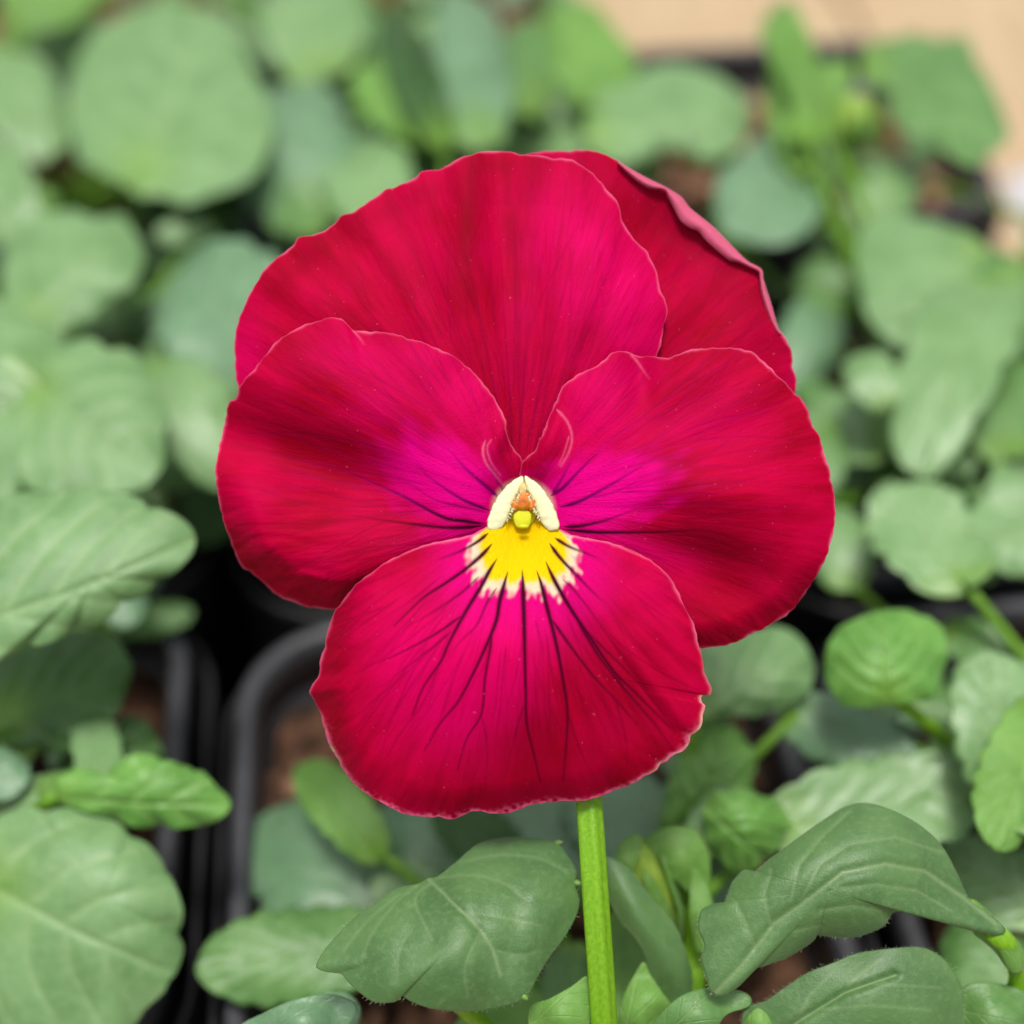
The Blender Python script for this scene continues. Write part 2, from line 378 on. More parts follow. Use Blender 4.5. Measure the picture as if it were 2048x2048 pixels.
# white plastic plant label lying on the boards, right edge
a = G(2003, 335, BZ + .3); b = G(2090, 530, BZ + .3); dd = (b - a) / np.linalg.norm(b - a); nn = np.array([-dd[1], dd[0], 0])
out = [(0, .5), (.25, .9), (.6, 1.1), (9, 1.1), (9.4, .9), (9.5, .6), (9.5, -.6), (9.4, -.9), (9, -1.1), (.6, -1.1), (.25, -.9), (0, -.5)]
lw = 1.6
V = [a + dd * x + nn * (y - 1.1) * -lw + EZ * z for z in (-.22, -.16) for x, y in out]
m = len(out); F = [list(range(m))[::-1], list(range(m, 2 * m))] + [[k, (k + 1) % m, m + (k + 1) % m, m + k] for k in range(m)]
tag(mesh('plant_label', V, F, M_label, smooth=False), 'blank white plastic plant tag lying on the tan boards at the right edge', 'plant label')
# ------------------------------------------------------------------ plants
PL = {(0, -1): ('flowering pansy with one big crimson bloom, yellow eye and long light green stem', 'pansy'),
      (-1, -1): ('pansy plant at the left edge with broad scalloped leaves above brown soil', 'pansy'),
      (1, -1): ('leafy pansy at the lower right, its round leaf on a yellow green stalk', 'pansy'),
      (-1, 0): ('pansy plant left of the red flower with large pale overlapping leaves', 'pansy'),
      (0, 0): ('pansy plant right behind the red flower, mostly hidden by its petals', 'pansy'),
      (1, 0): ('pansy plant right of the red flower with a tall pale leaf and a curled one', 'pansy'),
      (-1, 1): ('blurred pansy plant at the upper left with one very large round pale leaf', 'pansy'),
      (0, 1): ('blurred pansy plant above the top petal with yellow green shoots', 'pansy'),
      (1, 1): ('blurred pansy plant at the upper right carrying a yellow green bud', 'pansy'),
      (-1, 2): ('pansy plant farthest back at the top left corner', 'pansy'), (0, 2): ('pansy plant farthest back, left of the bare boards', 'pansy')}
PLANT = {}
for key in CELLS:
    c = CROWN[key].copy()
    if key == (0, -1): c = np.array([1.15, 9.3, -1.3])
    CROWN[key] = c
    PLANT[key] = empty('pansy_plant', c, PL[key][0], 'flower' if key == (0, -1) else 'plant', None if key == (0, -1) else 'pansy plants without open flowers')
def near(p):
    d = {k: np.linalg.norm((c - p)[:2]) for k, c in CROWN.items()}
    return min(d, key=d.get)
def blade(B, T, width, nrm, rnd, cren=6, cup=.12, arch=.12, fold=0.0, ns=34, ntt=17, shape='round'):
    """leaf blade from base B to tip T (cm)"""
    ax = T - B; Ln = np.linalg.norm(ax); ax = ax / Ln
    nrm = nrm - ax * nrm.dot(ax); nrm /= np.linalg.norm(nrm); sd_ = np.cross(nrm, ax)
    s = np.linspace(0, 1, ns); t = np.linspace(-1, 1, ntt)
    se = .5 - .5 * np.cos(s * math.pi)
    if shape == 'round': prof = np.sqrt(np.clip(1 - (2 * se ** .92 - 1) ** 2, 0, 1)) ** .92
    else: prof = np.sin(math.pi * np.clip(se, 0, 1) ** .8) ** .8
    cr = np.abs(np.sin(math.pi * cren * se)) ** .6
    prof = prof * (1 - .17 * (1 - cr) * np.sin(math.pi * se) ** .4) + .012
    S, Tt = np.meshgrid(se, t, indexing='ij')
    asym = 1 + rnd.uniform(-.1, .1) * np.sign(Tt)
    W = prof[:, None] * width / 2 * Tt * asym
    A = S * Ln - .10 * Ln * (np.abs(Tt) ** 2) * (1 - S) ** 3 * (shape == 'round')
    H = arch * Ln * np.sin(math.pi * S) ** 1 * .8 - cup * width * (Tt ** 2) * prof[:, None] + fold * width * np.abs(Tt) * prof[:, None]
    H = H - arch * Ln * .9 * S ** 3
    veinw = np.cos(2 * math.pi * (S * 5.2 - 2.0 * np.abs(Tt) ** .8)) * .010 * width * np.clip(1 - np.abs(Tt), 0, 1) ** .5
    ph = rnd.random() * 6; H = H + veinw + .055 * width * np.sin(S * 9 + ph + Tt * 2) * np.abs(Tt) ** 1.6 - .02 * width * np.exp(-(Tt / .08) ** 2)
    V = B + A[..., None] * ax + W[..., None] * sd_ + H[..., None] * nrm
    return V.reshape(-1, 3), grid_faces(ns, ntt), np.stack([S, Tt], -1).reshape(-1, 2)
rl = random.Random(11)
def leaf(base, tip, wpx, hb, ht, kind='pale', tilt=0, key=None, lean=.55, shape='round', petiole=True, **kw):
    B, T = G(base[0], base[1], hb), G(tip[0], tip[1], ht)
    mid = (B + T) / 2; depth = (mid - CAM).dot(FWD); width = wpx * depth / FP
    tocam = (CAM - mid) / np.linalg.norm(CAM - mid)
    nrm = tocam * lean + EZ * (1 - lean); ax = (T - B) / np.linalg.norm(T - B)
    sd_ = np.cross(nrm, ax); nrm = nrm + sd_ / np.linalg.norm(sd_) * math.tan(R(tilt))
    v, f, uv = blade(B, T, width, nrm, rl, shape=shape, **kw)
    if key is None: key = near(B)
    root = PLANT[key]; ro = CROWN[key]
    o = solid(mesh('leaf', v, f, M_leaf[kind], root, ro, uv=uv), .035)
    if petiole:
        c = ro + np.array([rl.uniform(-.5, .5), rl.uniform(-.5, .5), .0]); ctl = (B * .45 + c * .55); ctl[2] = max(B[2] * .55, ctl[2]) - (.3 if B[2] > 0 else 0)
        ctl = ctl - ax * .8
        pth = bez(B + ax * .15, ctl, c, 12); pth[0] = B + ax * .1
        pv, pf = tube(pth, np.linspace(.075, .12, 12), 8)
        mesh('leaf_stalk', pv, pf, M_stem if kind == 'bright' and wpx > 240 else M_stalk, o, ro)
    return o
BG = [  # base px, tip px, width px, height of base and tip above the rims (cm), kind, tilt
    ((640, 420), (520, 130), 270, 2.2, 2.5, 'teal', 5), ((640, 140), (590, -60), 220, 2.4, 2.6, 'pale', 0),
    ((-30, 100), (95, 290), 190, 3.0, 2.8, 'pale', 8), ((-70, 300), (40, 480), 190, 3.2, 2.8, 'pale', 0), 
    ((560, 740), (345, 520), 300, 2.9, 3.1, 'teal', 8), ((20, 30), (180, -10), 130, 3.6, 3.6, 'bright', 0), ((30, 60), (260, 110), 130, 2.6, 2.6, 'mid', 0),
    ((430, 400), (300, 560), 170, 1.6, 1.2, 'dark', 0), ((770, 450), (690, 250), 190, 2.5, 2.4, 'pale', 8), ((860, 270), (750, 120), 170, 3.1, 3.3, 'bright', 0),
    ((890, 270), (770, 10), 110, 3.4, 3.6, 'dark', 20), ((960, 260), (925, -40), 160, 3.6, 3.9, 'teal', -10), ((1070, 210), (1000, 30), 130, 3.0, 3.0, 'mid', 10),
    ((1200, 210), (1140, 10), 180, 3.0, 3.2, 'bright', -10), ((890, 200), (1150, 270), 160, 2.4, 2.3, 'pale', 0), ((910, 350), (700, 260), 150, 2.2, 2.0, 'teal', 0),
    ((1300, 340), (1030, 280), 120, 2.1, 2.2, 'pale', 0), ((690, -20), (710, 200), 140, 2.0, 1.8, 'mid', 0), ((850, 300), (835, 150), 120, 2.8, 3.4, 'bright', 12),
    
    ((1650, 250), (1535, -30), 90, 4.0, 4.8, 'bright', 15), ((1610, 270), (1690, 120), 100, 4.0, 4.2, 'bright', -10), ((1600, 330), (1555, 140), 90, 3.5, 4.0, 'bright', 0),
    ((1740, 450), (1800, 280), 150, 2.4, 2.4, 'pale', 0), ((1730, 560), (1590, 555), 120, 2.0, 1.9, 'mid', 0), 
    ((1990, 560), (1840, 900), 210, 3.2, 3.4, 'pale', -6), ((2080, 560), (1910, 720), 220, 2.8, 2.6, 'mid', 0), ((1775, 800), (1715, 700), 110, 3.2, 3.4, 'pale', 0),
    ((1770, 900), (1600, 820), 160, 2.0, 1.8, 'pale', 0), ((1650, 600), (1560, 800), 130, 1.8, 1.6, 'teal', 10), ((2010, 900), (1990, 690), 170, 2.6, 2.8, 'mid', 0),
    ((1860, 920), (1740, 800), 110, 2.4, 2.2, 'bright', 0), ((1920, 1160), (1790, 970), 235, 2.9, 3.0, 'pale', -10), ((2110, 1010), (1965, 1110), 200, 3.0, 2.8, 'pale', 5),
    ((2070, 850), (1970, 1010), 170, 2.0, 1.9, 'mid', 0), ((1695, 1165), (1650, 1000), 130, 1.6, 1.8, 'pale', 0), 
    ((1580, 1420), (1830, 1530), 150, 1.9, 1.9, 'teal', 0), ((2080, 1640), (1960, 1310), 240, 3.0, 3.1, 'pale', 0),
    ((1900, 1260), (2070, 1370), 110, 1.8, 1.8, 'mid', 0), 
    ((1570, 1650), (1980, 1560), 220, 1.7, 1.9, 'pale', 0), ((2090, 1420), (1990, 1690), 160, 3.2, 3.0, 'bright', 12), ((2080, 1820), (1880, 1700), 170, .9, .9, 'pale', 0),
    ((2060, 2000), (1910, 1840), 180, .6, .7, 'mid', 0), ((2000, 1640), (1850, 1800), 190, .2, .0, 'dark', 0),
    ((80, 780), (-100, 900), 330, 4.0, 3.6, 'pale', 0), ((60, 760), (-40, 600), 240, 3.8, 3.4, 'pale', 0), ((290, 740), (455, 930), 200, 2.9, 2.9, 'pale', 0),
    
    ((-50, 1520), (50, 1570), 110, 2.2, 2.1, 'teal', 0),
    ((215, 1250), (385, 1225), 75, .6, .6, 'mid', 0), ((760, 1890), (395, 1935), 200, .7, .6, 'mid', 0), ((780, 1870), (530, 1600), 300, -.2, -.2, 'teal', 0),
    ((750, 1700), (600, 1520), 120, .9, 1.2, 'bright', 0), ((910, 1770), (800, 1570), 170, .2, .3, 'teal', 0), ((1030, 1730), (870, 1610), 130, .9, 1.0, 'dark', 0),
    ((890, 1830), (760, 1740), 150, .5, .4, 'pale', 0), ((1160, 1770), (1020, 1560), 210, .1, .1, 'teal', 0), ((1310, 1720), (1170, 1560), 210, .4, .2, 'teal', 0),
    ((540, 2110), (715, 2010), 120, 1.7, 1.8, 'teal', 0), ((900, 2110), (1080, 1990), 110, .9, 1.2, 'bright', 0), ((480, 930), (400, 1080), 150, .4, .2, 'dark', 0),
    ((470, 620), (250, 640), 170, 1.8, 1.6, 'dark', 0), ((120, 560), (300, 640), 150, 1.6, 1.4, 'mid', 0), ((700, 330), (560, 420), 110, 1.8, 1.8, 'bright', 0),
    ((1390, 1740), (1540, 1900), 190, .2, .1, 'teal', 0), ((1260, 1840), (1250, 2060), 150, .6, .9, 'bright', 0), ((1150, 1900), (1110, 2080), 120, .5, .9, 'mid', 0),
]
for b, t, wd, hb, ht, kind, tl in BG:
    leaf(b, t, wd, hb, ht, kind, tl, ns=72 if wd > 140 else 40, cren=rl.choice([5, 6, 7]), cup=rl.uniform(-.12, .20), arch=rl.uniform(-.04, .16))

def fan(name, outline, centre, mat, parent, ro, zfun, nu=220, nv=60, uvfun=None, thick=.04, closed=True, attrf=None, vpow=1.0, wig=0, extra=None, seed=0, kid=None):
    q = smooth_curve(outline, nu + 1, closed)
    if closed: q = q[:-1]
    c = np.array(centre, float); v = 1 - (1 - np.linspace(0, 1, nv)) ** vpow
    v = v * .985 + .015
    d = q - c; rr = np.linalg.norm(d, axis=1)
    if wig: 
        al = np.arange(len(q)); r_ = np.random.RandomState(seed + 5)
        nz = sum(np.sin(al * f * 6.283 * 1.0 / len(q) + r_.rand() * 6.28) for f in (31, 47, 73, 101)) / 3
        d = d * (1 + wig * nz / rr)[:, None]
    X = c[0] + d[:, 0][:, None] * v; Y = c[1] + d[:, 1][:, None] * v
    U = np.broadcast_to(np.linspace(0, 1, len(q))[:, None], X.shape); Vv = np.broadcast_to(v, X.shape)
    Z = zfun(X, Y, U, Vv)
    W = P(X, Y, Z)
    uv = uvfun(X, Y, U, Vv) if uvfun else np.stack([np.arctan2(X - c[0], Y - c[1]), np.hypot(X - c[0], Y - c[1]) / 100], -1)
    at = attrf(X, Y, U, Vv, (1 - Vv) * rr[:, None]) if attrf else {}
    F = grid_faces(len(q), nv, wrap=closed); Wf = W.reshape(-1, 3); uvf = uv.reshape(-1, 2); at = {k: a.reshape(-1) for k, a in at.items()}
    if closed:   # close the middle
        F = F.tolist(); F.append([k * nv for k in range(len(q))][::-1])
    o = mesh(name, Wf, F, mat, parent, ro, uv=uvf, attrs=at)
    return solid(o, thick) if thick else o
def ray_z(Y, h): return (CAMH - h) / (sp - (1024 - Y) / FP * cp)
def traced(outline, base, tip, h, rise, kind, dome=.3, nv=44, key=None, stk=True, seed=1, spread=40, nside=4, grn=None):
    """broad background leaf from a traced outline lying at height h, rising by `rise` cm per 100 px up the picture"""
    q = np.array(outline, float); c = q.mean(0); b, t = np.array(base, float), np.array(tip, float); d = t - b; ln = np.linalg.norm(d); d /= ln; e = np.array([-d[1], d[0]])
    veins = [(np.array([b, b + d * ln * .5 + e * ln * .02, t]), 1.0)]
    for k in range(nside):
        p = b + d * ln * (.02 + .62 * k / max(nside - 1, 1)); l_ = ln * (.82 - .45 * k / max(nside - 1, 1))
        for sg in (-1, 1):
            a = R(spread * (1.35 - .12 * k)) * sg; u = d * math.cos(a) + e * math.sin(a); a2 = a * .62; u2 = d * math.cos(a2) + e * math.sin(a2)
            veins.append((smooth_curve([p, p + u * l_ * .45, p + u * l_ * .45 + u2 * l_ * .55], 10), .62))
    size = np.hypot(*(q.max(0) - q.min(0))) / 2
    def field(X, Y, w):
        m = np.zeros(X.shape)
        for pts, a in veins:
            dd, s_ = pdist(X, Y, pts); m = np.maximum(m, a * np.exp(-(dd / (w * (1.2 - .7 * s_))) ** 2))
        return m
    def zf_(X, Y, U, V):
        hh = h + rise * (c[1] - Y) / 100
        H = dome * (1 - V ** 2) - .028 * field(X, Y, size * .06) + .10 * wob(X, Y, size * 1.3, seed) + .05 * V ** 4 * np.sin(U * 6.283 * 9 + seed)
        return ray_z(Y, hh) - H
    def af(X, Y, U, V, E): return {'lv': field(X, Y, size * .022 + 1.5), 'lb': np.exp(-((X - b[0]) ** 2 + (Y - b[1]) ** 2) / (size * .22) ** 2)}
    w0 = P(c[0], c[1], ray_z(c[1], h)); key = key or near(w0); root, ro = PLANT[key], CROWN[key]
    o = fan('leaf', outline, tuple(c), M_traced[kind], root, ro, zf_, nu=170, nv=nv, thick=.04, attrf=af)
    if stk:
        B = P(b[0], b[1], float(ray_z(b[1], h + rise * (c[1] - b[1]) / 100)) + .05); ctl = B * .5 + ro * .5; ctl[2] -= .3
        pv, pf = tube(bez(B, ctl, ro + np.array([rl.uniform(-.4, .4), rl.uniform(-.4, .4), 0]), 14), np.linspace(.09, .12, 14), 8)
        mesh('leaf_stalk', pv, pf, grn or M_stalk, o, ro)
    return o
traced([(-30, 1330), (-100, 1300), (-150, 1200), (-120, 1080), (0, 1000), (80, 985), (145, 984), (203, 980), (254, 991), (283, 1002), (297, 1018), (326, 1020), (362, 1038), (384, 1060), (391, 1082), (384, 1107), (362, 1133), (337, 1151), (318, 1151), (312, 1165), (290, 1187), (261, 1201), (243, 1200), (232, 1219), (203, 1245), (174, 1254), (151, 1251), (134, 1267), (101, 1285), (72, 1292), (56, 1287), (36, 1300), (0, 1320)],
       (-110, 1270), (388, 1080), 4.6, .3, 'pale', .3, spread=26, key=(-1, -1))
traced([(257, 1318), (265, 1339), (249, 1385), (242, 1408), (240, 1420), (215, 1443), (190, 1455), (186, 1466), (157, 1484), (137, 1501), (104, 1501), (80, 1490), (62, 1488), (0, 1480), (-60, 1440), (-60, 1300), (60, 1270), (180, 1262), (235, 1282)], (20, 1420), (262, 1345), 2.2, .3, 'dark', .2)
traced([(112, 1579), (120, 1554), (153, 1538), (178, 1542), (203, 1561), (232, 1530), (269, 1509), (306, 1513), (322, 1523), (340, 1523), (373, 1534), (390, 1545), (406, 1546), (431, 1571), (460, 1604), (451, 1629), (414, 1646), (352, 1656), (323, 1645), (300, 1652), (265, 1652), (232, 1637), (166, 1621), (124, 1604)], (112, 1592), (456, 1608), 2.4, .35, 'bright', .25, spread=34)
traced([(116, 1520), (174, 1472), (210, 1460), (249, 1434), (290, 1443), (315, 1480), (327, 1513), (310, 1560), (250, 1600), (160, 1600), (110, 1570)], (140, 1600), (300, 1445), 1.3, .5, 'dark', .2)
traced([(0, 1633), (33, 1621), (62, 1615), (90, 1625), (100, 1622), (137, 1617), (178, 1629), (232, 1646), (250, 1662), (257, 1674), (285, 1684), (300, 1695), (323, 1724), (329, 1745), (340, 1755), (354, 1785), (365, 1820), (362, 1849), (353, 1867), (365, 1898), (352, 1944), (335, 1966), (327, 1985), (290, 2018), (269, 2048), (200, 2110), (0, 2130), (-120, 2050), (-150, 1850), (-100, 1700)],
       (-20, 1770), (330, 1940), 1.6, .35, 'pale', .45, nv=60, spread=52, nside=4, seed=5)
traced([(90, 709), (120, 694), (150, 683), (181, 678), (203, 690), (217, 702), (246, 698), (272, 712), (290, 734), (300, 755), (310, 770), (326, 817), (333, 854), (325, 875), (330, 901), (326, 933), (308, 959), (283, 980), (217, 990), (108, 990), (40, 960), (20, 850), (60, 760)], (70, 780), (300, 930), 3.9, .2, 'pale', .35, spread=50)
traced([(-60, 640), (40, 650), (75, 665), (95, 700), (105, 760), (80, 800), (75, 900), (60, 960), (0, 1020), (-80, 1000), (-120, 850)], (75, 780), (-80, 860), 3.8, .2, 'pale', .3, spread=50, seed=3)
traced([(138, 181), (134, 215), (138, 246), (148, 285), (155, 318), (180, 335), (203, 348), (225, 362), (246, 366), (265, 385), (290, 396), (310, 392), (326, 394), (350, 406), (373, 409), (395, 404), (417, 395), (471, 377), (507, 355), (525, 330), (536, 308), (547, 254), (540, 225), (536, 203), (507, 145), (471, 72), (417, 22), (344, 7), (272, 18), (235, 40), (199, 54), (175, 85), (163, 109)], (285, 340), (400, 30), 3.1, .15, 'pale', .45, seed=2, spread=55)
traced([(11, 507), (22, 464), (50, 440), (72, 427), (110, 424), (145, 420), (181, 435), (203, 437), (225, 432), (246, 435), (272, 471), (280, 495), (286, 518), (275, 554), (246, 587), (225, 598), (203, 612), (174, 645), (127, 663), (36, 652), (7, 598)], (75, 635), (235, 450), 3.5, .2, 'pale', .4, seed=4, spread=48)
traced([(1651, 1324), (1655, 1300), (1658, 1287), (1672, 1268), (1683, 1254), (1721, 1236), (1767, 1222), (1814, 1222), (1835, 1232), (1856, 1236), (1875, 1250), (1884, 1259), (1893, 1301), (1888, 1330), (1879, 1352), (1865, 1394), (1814, 1404), (1760, 1412), (1700, 1414), (1680, 1402), (1669, 1389), (1653, 1361)], (1775, 1385), (1760, 1228), 3.3, .3, 'bright', .3, seed=6, spread=50, grn=M_stem)
traced([(1399, 1300), (1440, 1285), (1488, 1268), (1544, 1254), (1581, 1263), (1600, 1280), (1613, 1296), (1627, 1333), (1624, 1360), (1618, 1380), (1590, 1412), (1560, 1420), (1534, 1422), (1515, 1432), (1490, 1432), (1455, 1430), (1400, 1440), (1370, 1380)], (1400, 1420), (1600, 1300), 2.3, .3, 'pale', .3, seed=7)
traced([(1406, 1625), (1415, 1600), (1429, 1584), (1450, 1584), (1475, 1577), (1503, 1584), (1525, 1596), (1545, 1598), (1568, 1621), (1578, 1649), (1570, 1665), (1564, 1680), (1545, 1709), (1525, 1720), (1508, 1739), (1475, 1746), (1447, 1723), (1430, 1700), (1415, 1677)], (1400, 1600), (1535, 1725), 2.0, .4, 'bright', .3, seed=8, spread=46, stk=False)
traced([(1330, 1640), (1340, 1560), (1355, 1525), (1370, 1500), (1400, 1470), (1440, 1450), (1475, 1460), (1490, 1485), (1505, 1500), (1510, 1540), (1500, 1560), (1505, 1600), (1470, 1630), (1400, 1650)], (1390, 1640), (1450, 1455), 1.5, .4, 'bright', .25, seed=9, stk=False)
traced([(1248, 174), (1270, 155), (1289, 141), (1320, 134), (1352, 128), (1414, 145), (1440, 155), (1463, 174), (1485, 190), (1496, 207), (1500, 230), (1496, 257), (1480, 290), (1460, 305), (1438, 319), (1405, 319), (1372, 300), (1323, 300), (1281, 323), (1230, 330), (1180, 300), (1170, 230), (1200, 185)], (1190, 270), (1497, 225), 3.0, .2, 'pale', .4, seed=10)
traced([(1430, 398), (1432, 370), (1438, 352), (1460, 330), (1480, 315), (1500, 290), (1517, 273), (1545, 262), (1571, 257), (1600, 262), (1621, 273), (1645, 295), (1654, 315), (1658, 373), (1650, 405), (1641, 427), (1600, 476), (1538, 493), (1480, 480), (1455, 468), (1438, 447)], (1640, 320), (1440, 430), 3.0, .0, 'teal', .45, seed=11, stk=False)
traced([(1724, 104), (1745, 88), (1766, 79), (1795, 76), (1828, 66), (1860, 76), (1890, 79), (1910, 72), (1931, 75), (1945, 100), (1952, 124), (1972, 150), (1985, 178), (1998, 205), (2006, 232), (2018, 269), (2005, 290), (1985, 306), (1952, 335), (1920, 325), (1894, 306), (1880, 285), (1869, 273), (1835, 275), (1807, 265), (1782, 232), (1778, 210), (1774, 186), (1745, 175), (1724, 157)], (1740, 130), (1990, 300), 3.8, .1, 'mid', .35, seed=12, spread=46)
traced([(1712, 518), (1715, 480), (1724, 455), (1757, 431), (1807, 431), (1840, 440), (1869, 443), (1900, 458), (1931, 464), (1960, 485), (1985, 509), (2006, 551), (1993, 600), (1965, 612), (1952, 630), (1931, 671), (1900, 695), (1869, 704), (1807, 700), (1757, 663), (1735, 635), (1724, 600)], (1960, 500), (1760, 670), 3.1, .1, 'pale', .4, seed=13)
# lower, shaded leaves that fill the plants between the ones traced above
GAPS = [(170, 370, 55), (430, 1120, 110), (450, 1250, 150), (330, 1330, 110), (540, 1430, 150), (400, 1640, 90), (410, 1850, 110), (1560, 520, 70), (1640, 650, 50), (1950, 400, 90),
        (1300, 350, 55), (1360, 90, 130), (1590, 1190, 110), (1640, 1330, 60), (1540, 1520, 80), (1900, 1230, 60), (1700, 40, 200), (1900, 40, 200), (2010, 200, 120), (1850, 400, 50),
        (1740, 1200, 80), (1600, 1215, 50), (1690, 1210, 40), (1800, 1205, 40), (2000, 1205, 50), (1900, 1200, 60), (620, 1240, 90), (340, 1400, 80), (1000, 1050, 330)]
cnt = 0
for tr in range(2500):
    x, y = rl.uniform(-60, 2110), rl.uniform(-90, 1650)
    if y > 1150 and 250 < x < 1350: continue
    if any(math.hypot(x - a, y - b) < r + 55 for a, b, r in GAPS): continue
    h = rl.uniform(-.2, 2.2); p = G(x, y, h); loc = p - ORG
    if not (-PW < loc.dot(EX) < 2 * PW - .2 and -PW < loc.dot(EY) < (3 * PW if loc.dot(EX) < PW else 2 * PW + .2)): continue
    a = rl.uniform(0, 6.28); d = rl.uniform(60, 90)
    sc = 16 / (p - CAM).dot(FWD) * 1.25; d *= sc
    leaf((x - d * math.cos(a), y - d * math.sin(a)), (x + d * math.cos(a), y + d * math.sin(a)), d * rl.uniform(1.2, 1.8), h, h + rl.uniform(-.4, .5),
         rl.choice(['mid', 'pale', 'pale', 'teal', 'mid', 'bright']), rl.uniform(-20, 20), lean=.4, cren=5, cup=rl.uniform(.05, .2), arch=rl.uniform(.03, .15), ns=22, ntt=11, petiole=rl.random() < .5)
    cnt += 1
    if cnt > 340: break
# bud on a tall stalk in the upper right plant, and the one beside the stem
def bud(x0, y0, x1, y1, z0, z1, rad, key, mat=M_bud, stalk=None, tip=None):
    ro = CROWN[key]; a, b = P(x0, y0, z0), P(x1, y1, z1)
    n = 18; pth = a + (b - a) * np.linspace(0, 1, n)[:, None]; q = np.linspace(0, 1, n)
    rr = rad * np.sin(math.pi * (q * .93 + .035)) ** .7
    v, f = tube(pth, rr, 16, 5, .05)
    o = mesh('flower_bud', v, f, mat, PLANT[key], ro)
    ax = (b - a) / np.linalg.norm(b - a); s1 = np.cross(ax, FWD); s1 /= np.linalg.norm(s1); s2 = np.cross(ax, s1)
    for k in range(5):   # sepals hugging the bud
        an = k * 1.2566 + .4; d = s1 * math.cos(an) + s2 * math.sin(an); e = np.cross(ax, d)
        m = 9; qq = np.linspace(0, 1, m); L_ = np.linalg.norm(b - a)
        c = a + ax * (qq * L_ * .8)[:, None] + d * (rad * (np.interp(qq, [0, .4, 1], [.55, 1.12, 1.05])))[:, None]
        wq = rad * .5 * np.sin(math.pi * (qq * .9 + .08)) ** .7
        V = np.stack([c - e * wq[:, None], c + d * .03, c + e * wq[:, None]], 1).reshape(-1, 3)
        uv = np.stack([np.repeat(qq, 3), np.tile([-1, 0, 1], m)], 1)
        solid(mesh('sepal', V, grid_faces(m, 3), M_leaf['bright'], o, ro, uv=uv), .03)
    if stalk is not None:
        pv, pf = tube(smooth_curve([a] + stalk + [ro], 22), .11, 9, 4, .08); mesh('bud_stalk', pv, pf, M_stem, o, ro)
    return o
bud(1705, 295, 1712, 190, 28.5, 28.0, .42, (1, 1), stalk=[P(1718, 420, 28.8), P(1735, 520, 29)])
# ------------------------------------------------------------------ hero leaves, traced outlines
HK = (0, -1); HERO = PLANT[HK]; HO = CROWN[HK]
def g2(X, Y, x, y, sx, sy=None, a=0):
    sy = sy or sx; ca, sa = math.cos(R(a)), math.sin(R(a)); dx, dy = X - x, Y - y
    return np.exp(-((dx * ca + dy * sa) / sx) ** 2 - ((-dx * sa + dy * ca) / sy) ** 2)
def line_uv(p0, p1, halfw):
    p0, p1 = np.array(p0, float), np.array(p1, float); d = p1 - p0; l = np.linalg.norm(d); d /= l
    def f(X, Y, U, V):
        s = ((X - p0[0]) * d[0] + (Y - p0[1]) * d[1]) / l; t = (-(X - p0[0]) * d[1] + (Y - p0[1]) * d[0]) / halfw
        return np.stack([s * .85 + .15, t], -1)
    return f
def stalk(o, pts, rad=.1, name='leaf_stalk'):
    v, f = tube(smooth_curve(pts, 24), rad, 10); return mesh(name, v, f, M_stem, o, HO)
def hero2():
    s = NT('leaf_traced'); n1 = s.noise(130, s.obj(), 3); n2 = s.noise(1500, s.obj(), 2); n3 = s.noise(5000, s.obj(), 1); lv = s.attr('lv')
    c = s.mix(s.step(.3, .7, n1), (.060, .145, .036), (.095, .200, .055)); c = s.mix(s.math('MULTIPLY', s.step(.45, .75, n2), .35), c, (.15, .26, .09))
    c = s.mix(s.math('MULTIPLY', lv, .6), c, (.21, .31, .13))
    h = s.math('ADD', s.math('MULTIPLY', n2, .5), s.math('MULTIPLY', n3, .5))
    return s.bsdf(c, s.math('MULTIPLY_ADD', n2, .3, .38), .65, s.bump(h, .40, .00025), sheen=.12, sheen_tint=(.85, 1, .9), transl=.12, tcol=(.16, .36, .02))
M_hero2 = hero2()
# big dished leaf left of the stem
o1 = [(634, 1930), (655, 1895), (684, 1863), (715, 1833), (748, 1810), (775, 1790), (802, 1777), (835, 1770), (856, 1759), (870, 1757), (883, 1750), (920, 1720), (953, 1692), (987, 1680), (1037, 1676), (1088, 1680), (1115, 1688),
      (1138, 1718), (1152, 1745), (1148, 1769), (1157, 1799), (1152, 1829), (1128, 1873), (1098, 1913), (1073, 1954), (1051, 1992), (1004, 2011), (936, 2021), (869, 2016), (829, 2004), (805, 1990), (798, 1986), (790, 2001), (751, 2003), (724, 1987), (698, 1964), (684, 1947), (667, 1944), (644, 1940)]
def z1(X, Y, U, V):
    H = .42 * g2(X, Y, 930, 1850, 230, 130, -28) - .20 * V ** 3 - .0030 * (1850 - Y) + .04 * np.sin(wob(X, Y, 120, 3) * 2)
    s, t = line_uv((856, 1759), (985, 1885), 1)(X, Y, U, V)[..., 0], line_uv((856, 1759), (985, 1885), 1)(X, Y, U, V)[..., 1]
    H -= .03 * np.exp(-(t / 10) ** 2) * np.exp(-((s - .45) / .6) ** 2)
    for q in sv1: H -= .012 * np.exp(-(pdist(X, Y, smooth_curve(q, 12))[0] / 11) ** 2)
    return ZF + .15 - H
mid1 = [(858, 1762), (890, 1790), (925, 1825), (960, 1862), (985, 1900), (1000, 1950)]
